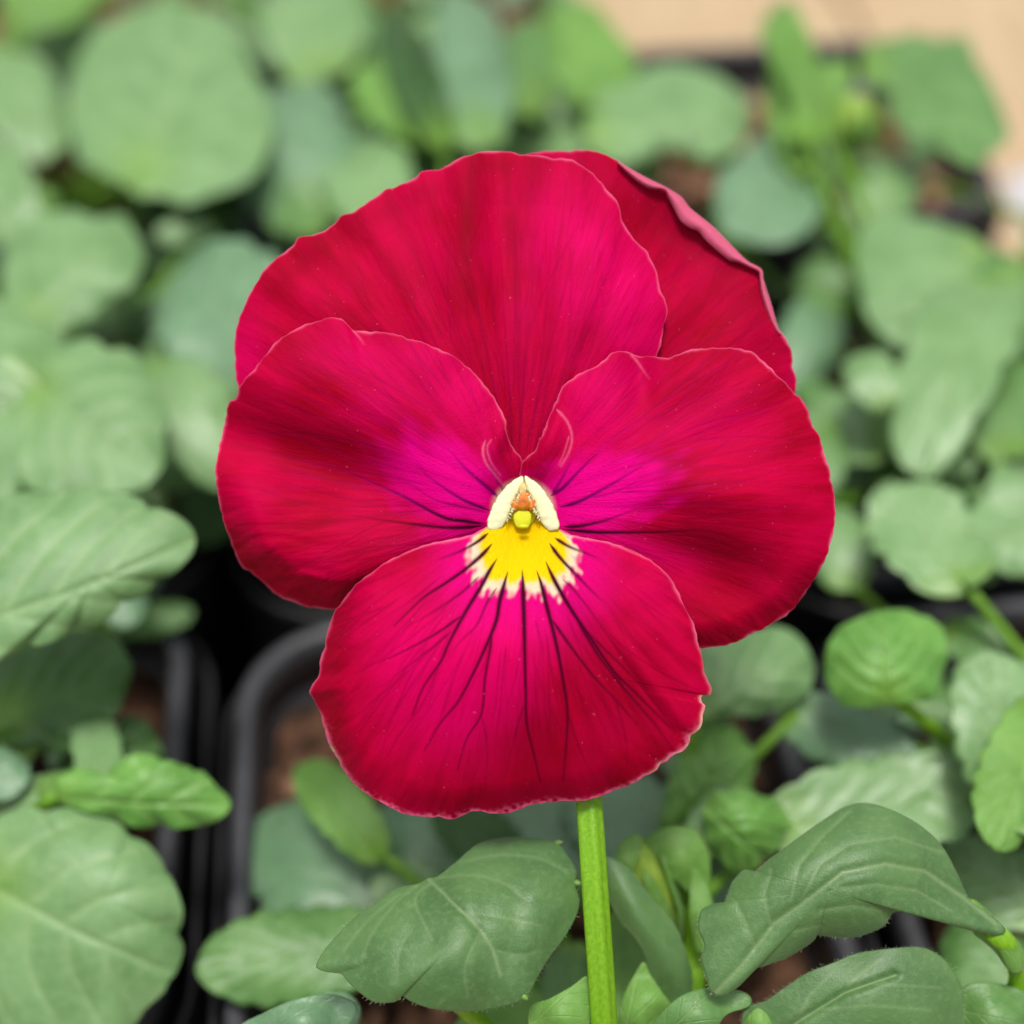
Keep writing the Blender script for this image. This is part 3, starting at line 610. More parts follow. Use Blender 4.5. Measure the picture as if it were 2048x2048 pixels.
sv1 = [[(880, 1757), (950, 1753), (1010, 1770), (1050, 1800)], [(920, 1727), (1000, 1712), (1080, 1720), (1130, 1745)], [(925, 1825), (1000, 1835), (1080, 1850)], [(862, 1768), (830, 1800), (850, 1850), (865, 1880)], [(835, 1772), (790, 1810), (745, 1870), (725, 1920)],
       [(800, 1790), (740, 1840), (690, 1900)], [(825, 1862), (800, 1900), (795, 1960)], [(960, 1862), (930, 1930), (935, 1990)], [(985, 1900), (1040, 1910), (1080, 1900)]]
def a1(X, Y, U, V, E):
    m = np.exp(-(pdist(X, Y, mid1)[0] / 4) ** 2)
    for q in sv1: m = np.maximum(m, .5 * np.exp(-(pdist(X, Y, smooth_curve(q, 12))[0] / 3.5) ** 2))
    return {'lv': m}
l1 = fan('leaf', o1, (930, 1865), M_hero2, HERO, HO, z1, attrf=a1, thick=.03, nu=320, nv=90)
stalk(l1, [P(862, 1790, 16.2), P(872, 1900, 16.5), P(930, 2020, 16.8), (HO + P(1000, 2150, 17)) / 2, HO])
for gx, gy, ang in ((1155, 1766, 10), (1116, 1686, -15), (797, 1990, 75), (1048, 1993, 40)):  # crenation glands
    zz = float(z1(np.array([gx - 7.]), np.array([gy * 1.]), np.array([.5]), np.array([1.]))[0])
    a = P(gx - 9 * math.cos(R(ang)), gy - 9 * math.sin(R(ang)), zz + .02); b = P(gx + 10 * math.cos(R(ang)), gy + 10 * math.sin(R(ang)), zz - .03)
    v, f = tube(a + (b - a) * np.linspace(0, 1, 6)[:, None], [.012, .030, .036, .032, .022, .008], 8); mesh('leaf_tooth', v, f, M_leaf['mid'], l1, HO)
# arched leaf drooping at the right
o2 = [(1401, 1825), (1415, 1815), (1429, 1809), (1447, 1809), (1458, 1785), (1466, 1765), (1489, 1742), (1508, 1746), (1536, 1723), (1565, 1702), (1592, 1681), (1652, 1639), (1689, 1616), (1722, 1608), (1754, 1612), (1801, 1630), (1847, 1658), (1884, 1695),
      (1912, 1746), (1940, 1802), (1975, 1826), (2010, 1860), (1990, 1868), (1940, 1858), (1903, 1846), (1847, 1830), (1791, 1821), (1768, 1849), (1740, 1863), (1708, 1872), (1670, 1872), (1643, 1869), (1633, 1867), (1624, 1881), (1582, 1909), (1550, 1922), (1522, 1932), (1494, 1937), (1485, 1962), (1460, 1982), (1438, 1990), (1420, 1980), (1415, 1960), (1403, 1918), (1410, 1890), (1398, 1860)]
mid2 = [(1430, 1985), (1485, 1928), (1550, 1844), (1606, 1805), (1685, 1745), (1768, 1728), (1847, 1742), (1917, 1790), (1990, 1850)]
sidev = [[(1606, 1790), (1640, 1730), (1700, 1690), (1790, 1676), (1880, 1705)], [(1582, 1797), (1600, 1730), (1650, 1670), (1700, 1625)], [(1685, 1775), (1750, 1768), (1830, 1780), (1900, 1822)],
         [(1540, 1850), (1530, 1790), (1545, 1740)], [(1510, 1895), (1490, 1840), (1470, 1800)], [(1640, 1820), (1700, 1810), (1760, 1820)], [(1590, 1860), (1640, 1850)]]
def z2(X, Y, U, V):
    d, s = pdist(X, Y, mid2); H = .40 * g2(X, Y, 1700, 1740, 220, 130, -20) - .0016 * (1800 - Y) + .05 * wob(X, Y, 150, 9) - .2 * V ** 4
    H -= .035 * np.exp(-(d / 12) ** 2)
    for q in sidev: H -= .012 * np.exp(-(pdist(X, Y, q)[0] / 8) ** 2)
    return ZF + .35 - H
def a2(X, Y, U, V, E):
    m = np.exp(-(pdist(X, Y, mid2)[0] / 5) ** 2)
    for q in sidev: m = np.maximum(m, .6 * np.exp(-(pdist(X, Y, q)[0] / 3.5) ** 2))
    return {'lv': m}
l2 = fan('leaf', o2, (1660, 1780), M_hero2, HERO, HO, z2, thick=.03, attrf=a2, nu=320, nv=70)
l2b = fan('leaf_underside', [(1938, 1800), (1965, 1815), (2000, 1850), (2035, 1885), (2045, 1915), (2040, 1945), (2020, 1940), (1995, 1905), (1968, 1880), (1945, 1858)], (1990, 1868), M_leaf['bright'], l2, HO, lambda X, Y, U, V: ZF + .55 + .12 * V ** 2, nu=60, nv=14,
          uvfun=line_uv((1940, 1830), (2040, 1930), 30))
stalk(l2, [P(1985, 1860, 16.1), P(2035, 1925, 16.5), P(2010, 2030, 16.9), P(1800, 2250, 17.8), HO], .12)
# round leaf at the lower right corner
o3 = [(1489, 2020), (1531, 2002), (1570, 1975), (1615, 1946), (1661, 1928), (1708, 1909), (1745, 1902), (1782, 1897), (1838, 1895), (1875, 1909), (1903, 1937), (1922, 1974), (1926, 2020), (1915, 2080), (1860, 2140), (1760, 2170), (1640, 2160), (1540, 2120), (1490, 2070)]
mid3 = [(1500, 2110), (1600, 2040), (1690, 1985), (1790, 1950)]
sv3 = [[(1590, 2045), (1620, 1990), (1660, 1950)], [(1660, 2005), (1720, 1950), (1760, 1920)], [(1640, 2020), (1740, 2010), (1860, 2020)], [(1720, 1970), (1800, 1970), (1880, 1975)], [(1580, 2060), (1680, 2060), (1780, 2090)]]
mid2_, sv2_ = mid2, sidev
def a3(X, Y, U, V, E):
    m = np.exp(-(pdist(X, Y, mid3)[0] / 5) ** 2)
    for q in sv3: m = np.maximum(m, .55 * np.exp(-(pdist(X, Y, q)[0] / 3.5) ** 2))
    return {'lv': m}
def z3(X, Y, U, V):
    H = .5 * g2(X, Y, 1740, 2020, 200, 130, -20) + .04 * wob(X, Y, 120, 4); H -= .05 * np.exp(-(pdist(X, Y, mid3)[0] / 9) ** 2)
    return ZF + .7 - H
M_h3 = M_hero2
l3 = fan('leaf', o3, (1710, 2030), M_h3, HERO, HO, z3, thick=.03, attrf=a3)
stalk(l3, [P(1500, 2110, 16.3), P(1430, 2180, 16.6), (HO + P(1430, 2180, 17)) / 2, HO])
# grey green leaf folded just behind the stem
o5 = [(1205, 1715), (1235, 1722), (1266, 1748), (1303, 1797), (1345, 1844), (1373, 1909), (1384, 1965), (1370, 2004), (1340, 2008), (1318, 1985), (1303, 1955), (1290, 1905), (1270, 1872), (1245, 1845), (1218, 1800), (1200, 1760)]
def z5(X, Y, U, V): return ZF + 1.3 - .25 * g2(X, Y, 1290, 1850, 40, 160, -30) + .03 * wob(X, Y, 90, 6)
def a5(X, Y, U, V, E): return {'lv': np.where(U > .55, 1, .1) * np.exp(-(E / 4) ** 2)}
l5 = fan('leaf', o5, (1290, 1870), M_hero2, HERO, HO, z5, thick=.03, attrf=a5, nu=140, nv=36)
stalk(l5, [P(1352, 1995, 17), P(1340, 2080, 17.2), (HO + P(1300, 2150, 17.5)) / 2, HO])
# little curled stipules and young leaves at the stem foot
for ol, cc, kd, zz in (([(1062, 2012), (1100, 1998), (1140, 1975), (1172, 1952), (1180, 1968), (1178, 2050), (1170, 2100), (1090, 2110), (1060, 2060)], (1125, 2040), 'bright', .5),
                       ([(1232, 2100), (1238, 2040), (1250, 1990), (1285, 1925), (1300, 1950), (1322, 1985), (1345, 2020), (1330, 2070), (1290, 2100)], (1288, 2020), 'bright', 1.1),
                       ([(1300, 2060), (1340, 2010), (1380, 1985), (1430, 1975), (1490, 1985), (1500, 2010), (1450, 2030), (1420, 2070), (1360, 2110), (1310, 2100)], (1390, 2040), 'mid', .6),
                       ([(1470, 2090), (1500, 2030), (1540, 2000), (1600, 1975), (1590, 2040), (1560, 2100)], (1535, 2050), 'bright', .8),
                       ([(1925, 1980), (1980, 1965), (2060, 1990), (2100, 2060), (2080, 2120), (1950, 2120), (1918, 2060)], (2000, 2050), 'mid', 1.0),
                       ([(470, 2060), (540, 2020), (610, 1995), (670, 1990), (712, 2010), (705, 2040), (650, 2090), (540, 2120), (470, 2100)], (600, 2055), 'teal', .8)):
    zf_ = lambda X, Y, U, V, zz=zz, cc=cc: ZF + zz - .3 * g2(X, Y, cc[0], cc[1], 60) + .03 * wob(X, Y, 60, int(cc[0]))
    lo = fan('leaf', ol, cc, M_leaf[kd], HERO, HO, zf_, thick=.04, nu=80, nv=22, uvfun=line_uv((ol[0][0], ol[0][1] + 40), ol[3], 60))
    stalk(lo, [P(cc[0], cc[1] + 50, ZF + zz + .2), (HO + P(cc[0], cc[1] + 120, ZF + zz + 1)) / 2, HO], .07)
# pale hairs along the leaf margins (too many to count)
hairs = []
for ol, zf_, n in ((o2, z2, 520), (o3, z3, 240), (o1, z1, 160)):
    q = smooth_curve(ol, n, True); c = q.mean(0)
    for k in range(n):
        x, y = q[k]; 
        if y < 1780 and ol is not o3: continue
        z = float(zf_(np.array([x]), np.array([y]), np.array([0.5]), np.array([1.0]))[0])
        d = (q[k] - c); d /= np.linalg.norm(d); d = d + np.random.randn(2) * .5; l_ = random.uniform(2, 6)
        hv, hf = tube(np.array([P(x, y, z), P(x + d[0] * l_ * .5, y + d[1] * l_ * .5, z - .01), P(x + d[0] * l_, y + d[1] * l_ + 1, z - .02)]), [.0013, .0011, .0006], 3); hairs.append((hv, hf))
v, f = join(hairs); tag(mesh('leaf_hairs', v, f, M_cream, HERO, HO), kind='stuff')
# young bud beside the stem
yb = bud(1335, 1890, 1262, 1675, 17.9, 17.4, .26, HK, M_bud, stalk=None)
bs = smooth_curve([P(1290, 1700, 17.7), P(1345, 1690, 17.8), P(1385, 1760, 18), P(1388, 1900, 18), P(1370, 2020, 18), HO], 26)
v, f = tube(bs, .13, 10, 4, .06); mesh('bud_stalk', v, f, M_stem, yb, HO)
for ol, cc, zz in (([(1280, 1690), (1330, 1655), (1385, 1660), (1415, 1700), (1420, 1760), (1400, 1800), (1350, 1760), (1300, 1740)], (1360, 1720), 2.0), ([(1385, 1740), (1410, 1760), (1428, 1830), (1420, 1900), (1395, 1900), (1380, 1830)], (1403, 1825), 1.9),
                   ([(1225, 1780), (1235, 1700), (1265, 1668), (1285, 1680), (1270, 1730), (1255, 1790)], (1255, 1725), 1.7)):
    solid(fan('sepal', ol, cc, M_leaf['bright'], yb, HO, lambda X, Y, U, V, zz=zz, cc=cc: ZF + zz - .15 * g2(X, Y, cc[0], cc[1], 40), thick=0, nu=50, nv=12, uvfun=line_uv(ol[0], ol[3], 40)), .03)
# ------------------------------------------------------------------ flower stem
sp_ = smooth_curve([P(1060, 1010, 16.55), P(1095, 1130, 16.95), P(1140, 1350, 16.75), P(1165, 1500, 16.3), P(1176, 1600, 16.0), P(1190, 1800, 15.85), P(1207, 2048, 16.0), P(1215, 2200, 16.5), (P(1215, 2300, 17.2) + HO) / 2, HO], 90)
v, f = tube(sp_, np.linspace(.135, .150, 90), 40, 5, .085)
tag(mesh('stem', v, f, M_stem, HERO, HO))
# ------------------------------------------------------------------ flower
fl_v, fl_f = tube(P(np.full(8, 1050), np.full(8, 1010), np.linspace(16.75, 15.75, 8)), [.05, .16, .22, .24, .22, .2, .18, .12], 20)
flower = mesh('flower', fl_v, fl_f, M_stem, HERO, HO)       # receptacle behind the petals
for k in range(5):
    a = k * 1.2566 + .3; d2 = np.array([math.cos(a), math.sin(a)]); m = 12; q = np.linspace(-.35, 1, m); e = np.array([-d2[1], d2[0]])
    V = []
    for s_ in q:
        wd = 26 * math.sin(math.pi * min(max((s_ + .36) / 1.4, .02), .99)) ** .7
        for t in (-1, 0, 1):
            x, y = np.array([1050, 1010]) + d2 * s_ * 170 + e * wd * t; V.append(P(x, y, 16.35 + .02 * abs(t)))
    solid(mesh('sepal', np.array(V), grid_faces(m, 3), M_leaf['bright'], flower, HO, uv=np.stack([np.repeat(np.linspace(0, 1, m), 3), np.tile([-1, 0, 1], m)], 1)), .03)
def veinmask(X, Y, veins):
    m = np.zeros(X.shape)
    for pts, w0, w1, a0, a1 in veins:
        c = smooth_curve(pts, max(8, len(pts) * 4)); d, s = pdist(X, Y, c)
        wd = .62 * (w0 * sstep(0, .12, s) * (1 - s) ** 1.4 + w1 * s) + .7
        m = np.maximum(m, np.minimum(1, 1.35 * (a0 * (1 - s ** 1.5) + a1 * s ** 1.5) * np.exp(-(d / wd) ** 2)) * sstep(0, .02, s))
    return m
ZERO = lambda X: np.zeros(X.shape)
def fine_veins(a, X, Y, th0, th1, n, seed, r0=150, r1=560, al=.26):
    r_ = np.random.RandomState(seed); th = np.degrees(TH(X, Y)); m = np.zeros(X.shape); rr = np.hypot(X - 1045, Y - 1010)
    for k in range(n):
        t = th0 + (th1 - th0) * (k + r_.rand()) / n; q0 = r_.uniform(r0, r0 + 120); q1 = r_.uniform(r1 * .6, r1); ph, am = r_.rand() * 6.28, r_.uniform(3, 10)
        for br in (0, r_.choice((-1, 1)) * r_.uniform(.02, .045)):
            dd = (th - t - br * np.clip(rr - q0 - 60, 0, None)) * rr * .01745 - am * (np.sin(rr / 60 + ph) - math.sin(q0 / 60 + ph)) * .6
            m = np.maximum(m, al * r_.uniform(.5, 1) * np.exp(-(dd / 2.3) ** 2) * sstep(q0, q0 + 60, rr) * sstep(q1 + 30, q1 - 120, rr))
    a['vein'] = np.maximum(a['vein'], m)
    return a
def base_attr(X, Y, E, ew=4.0):
    n = .5 + .5 * wob(X, Y, 40, 77)
    r = np.hypot(X - 1045, Y - 1010)
    return {'edge': (.35 + .5 * n) * np.exp(-(E / (.78 * ew * (.5 + n))) ** 2), 'core': sstep(330, 60, r), 'vein': ZERO(X), 'pv': ZERO(X), 'yel': ZERO(X), 'wht': ZERO(X), 'mag': ZERO(X), 'vio': ZERO(X), 'dark': ZERO(X), 'back': ZERO(X)}
def ruffle(X, Y, U, V, n, amp, seed):
    r_ = np.random.RandomState(seed)
    return amp * V ** 5 * sum(np.sin(U * 6.283 * f + r_.rand() * 6.28) for f in (n, n * 1.7, n * .6)) / 2
TH = lambda X, Y: np.arctan2(X - 1045, Y - 1010) if Y.mean() > 1200 else np.arctan2(X - 1045, 1010 - Y)
RAYS = lambda X, Y, k, amp, seed: amp * sum(np.sin(TH(X, Y) * f + s) for f, s in ((k, seed), (k * 1.63, seed * 2.1))) / 2 * np.clip(np.hypot(X - 1045, Y - 1010) / 400, 0, 1)
# -- back right petal, margin rolled forward
p2 = [(1045, 985), (985, 860), (960, 650), (970, 450), (1005, 335), (1047, 311), (1080, 304), (1110, 303), (1135, 303), (1156, 300), (1178, 302), (1196, 304), (1215, 312), (1232, 321), (1254, 335), (1290, 355), (1310, 366), (1330, 375), (1362, 395), (1380, 417), (1402, 436), (1424, 453), (1440, 470), (1456, 485), (1475, 504), (1493, 522), (1510, 531), (1522, 540), (1526, 558), (1533, 582), (1541, 607), (1548, 632), (1555, 656), (1566, 670), (1576, 685),
      (1583, 706), (1584, 722), (1583, 735), (1590, 750), (1592, 764), (1589, 783), (1560, 850), (1450, 930), (1250, 980), (1080, 1000)]
def zp2(X, Y, U, V):
    H = -.20 - .42 * np.clip(np.hypot(X - 1045, Y - 1010) / 600, 0, 1) - .10 * V ** 3 + ruffle(X, Y, U, V, 12, .025, 2) + RAYS(X, Y, 20, .012, 2)
    H += -.16 * g2(X, Y, 1350, 480, 120, 60, 40) + .05 * g2(X, Y, 1500, 700, 70, 120)
    return ZF - H
def ap2(X, Y, U, V, E):
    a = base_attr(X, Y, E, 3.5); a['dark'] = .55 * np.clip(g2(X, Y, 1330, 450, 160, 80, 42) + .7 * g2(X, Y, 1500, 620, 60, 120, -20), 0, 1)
    a['mag'] = .35 * g2(X, Y, 1120, 330, 60, 25) + .3 * g2(X, Y, 1585, 760, 25, 60); a['pv'] = ZERO(X) + .3; return fine_veins(a, X, Y, 8, 70, 18, 2, 300, 760, .2)
petals = {}
def petal(key, pts, c, zf_, af, nu, nv, wig=1.2, seed=0, label=None):
    o = fan('petal', pts, c, M_petal, flower, HO, zf_, nu=nu, nv=nv, attrf=af, vpow=1.25, wig=wig, thick=.022, seed=seed,
            uvfun=lambda X, Y, U, V: np.stack([TH(X, Y) + seed, np.hypot(X - 1045, Y - 1010) / 100], -1))
    if label: o['label'] = label
    petals[key] = o; return o
petal(2, p2, (1290, 680), zp2, ap2, 420, 110, seed=2, label='back right petal with a pale pink rolled margin')
# rolled margin strip (petal underside showing)
fo = smooth_curve([(1236, 324), (1254, 335), (1290, 355), (1330, 375), (1362, 395), (1380, 417), (1424, 453), (1456, 485), (1493, 522), (1522, 540), (1526, 560), (1541, 607), (1555, 656), (1562, 668)], 150)
fi = smooth_curve([(1238, 326), (1256, 345), (1275, 362), (1300, 376), (1329, 379), (1337, 394), (1347, 413), (1358, 435), (1366, 446), (1382, 456), (1397, 462), (1410, 478), (1422, 490), (1442, 507), (1460, 520), (1478, 524), (1500, 534), (1518, 543), (1521, 560), (1524, 587), (1535, 622), (1547, 650), (1560, 668)], 150)
m = 12; t = np.linspace(0, 1, m)
X = fo[:, 0][:, None] * (1 - t) + fi[:, 0][:, None] * t; Y = fo[:, 1][:, None] * (1 - t) + fi[:, 1][:, None] * t
bul = np.sin(t * math.pi)[None, :] * .055 + t[None, :] * .03
rt_ = np.clip(np.hypot(X - 1045, Y - 1010) / 600, 0, 1); Zr = ZF + .28 + .42 * rt_ - bul; at = base_attr(X, Y, (1 - t)[None, :] * 14 + 0 * X, 4); at['back'] = np.ones(X.shape)
at['edge'] = .6 * np.exp(-(((1 - t)[None, :] * 14 + 0 * X) / 3) ** 2)
solid(mesh('petal_fold', P(X, Y, Zr).reshape(-1, 3), grid_faces(150, m), M_petal, flower, HO, uv=np.stack([X / 60, Y / 60], -1).reshape(-1, 2), attrs={k: a.reshape(-1) for k, a in at.items()}), .02)
# -- top petal
p1 = [(1045, 990), (900, 985), (700, 940), (560, 880), (495, 820), (478, 777), (472, 748), (470, 715), (470, 690), (472, 665), (478, 641), (486, 620), (494, 603), (503, 583), (514, 565), (524, 548), (536, 533), (551, 519), (567, 507), (580, 497), (590, 487), (595, 479), (601, 475), (618, 472), (641, 466), (655, 459), (668, 449), (677, 439), (684, 431), (703, 426), (733, 408), (752, 394), (770, 380), (784, 378), (808, 367), (833, 355), (841, 345), (850, 341), (866, 342), (882, 339), (900, 328), (918, 318), (941, 311), (965, 304), (988, 303), (1012, 304), (1030, 307), (1049, 310), (1068, 311),
      (1087, 313), (1105, 318), (1130, 318), (1145, 320), (1159, 330), (1175, 341), (1188, 350), (1202, 366), (1214, 382), (1228, 396), (1237, 411), (1241, 430), (1246, 447), (1253, 460), (1262, 472), (1275, 487), (1290, 500), (1300, 518), (1306, 530), (1311, 541), (1316, 558), (1319, 577), (1327, 597), (1334, 616), (1334, 630), (1328, 645), (1325, 660), (1322, 685), (1313, 712), (1290, 790), (1220, 890), (1120, 960)]
def zp1(X, Y, U, V):
    H = -.08 - .30 * np.clip(np.hypot(X - 1045, Y - 1010) / 600, 0, 1) - .10 * V ** 4 + ruffle(X, Y, U, V, 11, .022, 1) + RAYS(X, Y, 24, .014, 1)
    H += .12 * g2(X, Y, 930, 470, 50, 190, 4) + .12 * g2(X, Y, 1000, 620, 400, 190) - .09 * g2(X, Y, 1040, 560, 60, 200, 0) + .10 * g2(X, Y, 1180, 520, 100, 200, -25) + .06 * g2(X, Y, 620, 640, 100, 140, 60)
    H += -.10 * g2(X, Y, 1040, 850, 60, 120)
    return ZF - H
def ap1(X, Y, U, V, E):
    a = base_attr(X, Y, E, 3.2)
    a['mag'] = np.clip(.95 * g2(X, Y, 1240, 590, 120, 190, -20) + .45 * g2(X, Y, 1110, 450, 90, 110) + .75 * g2(X, Y, 490, 720, 42, 80) + .25 * wob(X, Y, 90, 4) * g2(X, Y, 1150, 600, 200), 0, 1)
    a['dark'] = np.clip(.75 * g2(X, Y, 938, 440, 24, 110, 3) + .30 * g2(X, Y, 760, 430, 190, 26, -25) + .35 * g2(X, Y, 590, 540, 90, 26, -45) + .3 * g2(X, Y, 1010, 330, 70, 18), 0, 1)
    tr = []
    th0 = [(-62, 420), (-48, 470), (-36, 520), (-25, 560), (-17, 600), (-10, 560), (-3, 560), (4, 520), (12, 500), (20, 460), (30, 420), (40, 380)]
    for i, (th, l) in enumerate(th0):
        a0 = R(th); pts = [(1030 + 30 * math.sin(a0) + r * math.sin(a0 * (1 + .12 * r / 500)), 975 - r * math.cos(a0 * (1 + .12 * r / 500))) for r in (60, 160, 280, l)]
        tr.append((pts, 5, 2.5, .38, .05))
        tr.append(([pts[1], (pts[2][0] + 22, pts[2][1] + 8), (pts[3][0] + 50, pts[3][1] + 30)], 3, 2, .22, .03))
    a['vein'] = np.maximum(a['vein'], veinmask(X, Y, tr) * .75); a['pv'] = ZERO(X) + .35
    return fine_veins(a, X, Y, -75, 62, 34, 1, 120, 640, .24)
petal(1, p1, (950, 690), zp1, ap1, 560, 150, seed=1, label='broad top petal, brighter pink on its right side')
# -- left side petal
p3 = [(1045, 922), (1034, 907), (1023, 891), (1016, 877), (1012, 862), (1011, 848), (1008, 833), (1003, 821), (994, 808), (984, 790), (972, 775), (960, 759), (947, 746), (933, 733), (918, 721), (900, 709), (878, 699), (858, 690), (838, 683), (821, 679), (806, 674), (790, 669), (773, 666), (758, 664), (744, 664), (730, 664), (719, 663), (709, 662), (701, 657), (690, 645), (681, 638), (670, 636), (659, 636), (647, 639), (635, 643), (615, 649), (596, 656), (585, 663), (574, 670), (560, 679), (549, 688), (538, 702), (527, 717), (516, 730), (505, 743), (496, 752), (487, 763),
      (481, 772), (477, 782), (474, 793), (468, 799), (460, 802), (457, 812), (454, 826), (449, 848), (445, 870), (440, 888), (436, 906), (433, 926), (431, 946), (434, 970), (438, 996), (442, 1016), (447, 1036), (452, 1052), (458, 1069), (465, 1088), (472, 1105), (479, 1122), (487, 1135), (495, 1139), (505, 1144), (516, 1153), (527, 1163), (541, 1177), (556, 1189), (572, 1197), (588, 1203), (604, 1209), (621, 1213), (645, 1216), (668, 1217), (720, 1205), (800, 1170), (900, 1120), (975, 1075), (1030, 1045), (1050, 1000), (1052, 950)]
def zp3(X, Y, U, V):
    r = np.hypot(X - 1045, Y - 1010); d = ((X - 1045) * .36 + (Y - 1010) * .93)      # + below the throat-to-shoulder line
    e = (X - 1000) * (-.419) + (Y - 960) * .908; rf = sstep(60, 400, r); e = ((Y - 960) * 520 - (X - 1000) * 185) / 552.0
    H = -.02 - .10 * V ** 4 + ruffle(X, Y, U, V, 10, .02, 3) + RAYS(X, Y, 22, .010, 3)
    H -= .30 * rf * np.exp(-((e - 95) / 75) ** 2); H += .04 * rf * np.exp(-((e + 50) / 70) ** 2)
    H -= .65 * sstep(.80, 1.10, V) * sstep(-60, -360, X - 950) * sstep(900, 1120, Y) + .25 * sstep(.72, 1, V) * sstep(1040, 1180, Y)
    H += .09 * g2(X, Y, 1000, 870, 20, 60, 20) - .14 * g2(X, Y, 1025, 985, 45)
    H += .02 * np.sin(Y / 7 + wob(X, Y, 60, 2) * 2) * g2(X, Y, 560, 1130, 110, 50, 25) * 1.0
    return ZF - H
vs3 = [([(969, 1051), (920, 1055), (871, 1054), (780, 1043), (690, 1029)], 7, 3, .9, .05), ([(976, 1049), (930, 1042), (885, 1034), (798, 989), (715, 953), (635, 924)], 7, 3, .9, .0), ([(980, 1022), (945, 1008), (914, 993), (856, 953), (825, 920)], 6, 3, .85, .0),
       ([(996, 995), (980, 980), (965, 967), (940, 945), (922, 928), (896, 896)], 7, 3, .9, .05), ([(975, 1025), (943, 1018), (871, 1000), (817, 967), (770, 950)], 4, 2, .5, .0), ([(1010, 985), (990, 955), (972, 925)], 5, 3, .6, .1), ([(960, 1060), (860, 1085), (740, 1095), (620, 1085)], 4, 2, .35, 0),
       ([(800, 1000), (700, 1000), (560, 960), (480, 920)], 3, 2, .2, 0), ([(730, 1040), (600, 1040), (480, 1010)], 3, 2, .2, 0), ([(860, 955), (780, 860), (700, 780)], 3, 2, .15, 0)]
def ap3(X, Y, U, V, E):
    a = base_attr(X, Y, E, 3.6); n = wob(X, Y, 34, 8)
    a['vio'] = np.clip(1.0 * sstep(.2, .85, g2(X, Y, 890, 960, 150, 95, 25) + .10 * n) + .6 * g2(X, Y, 930, 1070, 100, 35, -10), 0, 1) * (1 - .5 * sstep(60, 0, np.hypot(X - 1000, Y - 900)))
    a['mag'] = np.clip(.85 * g2(X, Y, 930, 800, 110, 90, 40) + .55 * g2(X, Y, 720, 720, 150, 70, 15) + .3 * wob(X, Y, 100, 5) * g2(X, Y, 750, 800, 200), 0, 1)
    a['dark'] = np.clip(.45 * g2(X, Y, 640, 905, 190, 55, 27), 0, 1)  # shade on the slope below the ridge, painted into the petal colour
    a['vein'] = veinmask(X, Y, vs3); a['pv'] = sstep(1045, 985, Y) * .9
    a['edge'] = np.maximum(a['edge'], veinmask(X, Y, [([(972, 880), (966, 900), (972, 925), (990, 950), (1002, 965)], 3, 3, .6, .3), ([(985, 878), (975, 895), (982, 925), (1000, 950)], 2, 2, .4, .2), ([(703, 659), (718, 675), (728, 690)], 3, 2, .5, .1)]))
    a = fine_veins(a, X, Y, -125, -25, 30, 3, 140, 620, .24)
    a['wht'] = .9 * sstep(70, 48, np.hypot((X - 1046), (Y - 1014) * 1.1))
    return a
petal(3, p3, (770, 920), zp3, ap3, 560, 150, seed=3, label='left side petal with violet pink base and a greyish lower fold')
# -- right side petal
p4 = [(1040, 945), (1042, 932), (1047, 922), (1059, 910), (1072, 899), (1080, 883), (1087, 866), (1094, 848), (1101, 830), (1107, 817), (1112, 804), (1118, 789), (1125, 775), (1140, 761), (1159, 748), (1175, 741), (1192, 734), (1205, 723), (1217, 712), (1226, 706), (1235, 704), (1245, 703), (1254, 704), (1263, 707), (1272, 712), (1292, 713), (1312, 714), (1333, 716), (1345, 714), (1355, 710), (1369, 704), (1384, 699), (1405, 698), (1427, 697), (1445, 696), (1460, 696), (1480, 699), (1500, 703), (1510, 708), (1518, 716), (1532, 729), (1547, 743), (1556, 753), (1565, 761), (1573, 769), (1581, 779), (1590, 789), (1600, 796), (1607, 805), (1613, 815), (1618, 832), (1625, 851), (1631, 862), (1638, 873), (1642, 887), (1646, 902), (1652, 920), (1658, 938), (1660, 957),
      (1665, 975), (1668, 1000), (1670, 1025), (1668, 1050), (1663, 1076), (1658, 1095), (1652, 1112), (1644, 1130), (1634, 1148), (1626, 1161), (1616, 1174), (1606, 1191), (1594, 1206), (1583, 1219), (1569, 1232), (1556, 1239), (1543, 1246), (1522, 1258), (1500, 1268), (1484, 1277), (1467, 1284), (1450, 1289), (1435, 1292), (1416, 1293), (1398, 1294), (1350, 1275), (1280, 1200), (1200, 1130), (1120, 1085), (1070, 1060), (1040, 1030), (1036, 980)]
def zp4(X, Y, U, V):
    r = np.hypot(X - 1045, Y - 1010); rf = sstep(60, 350, r)
    H = .02 - .10 * V ** 4 + ruffle(X, Y, U, V, 10, .022, 4) + RAYS(X, Y, 20, .011, 4)
    H += rf * (.22 * g2(X, Y, 1430, 985, 190, 75, 10) - .18 * g2(X, Y, 1440, 1165, 150, 75, 25) + .05 * g2(X, Y, 1190, 790, 60, 90))
    H -= .10 * g2(X, Y, 1280, 760, 30, 60) + .35 * sstep(.84, 1.1, V) * sstep(1100, 1230, Y)
    H += .10 * g2(X, Y, 1100, 880, 18, 60, 20) - .14 * g2(X, Y, 1068, 985, 45)
    return ZF - .03 - H
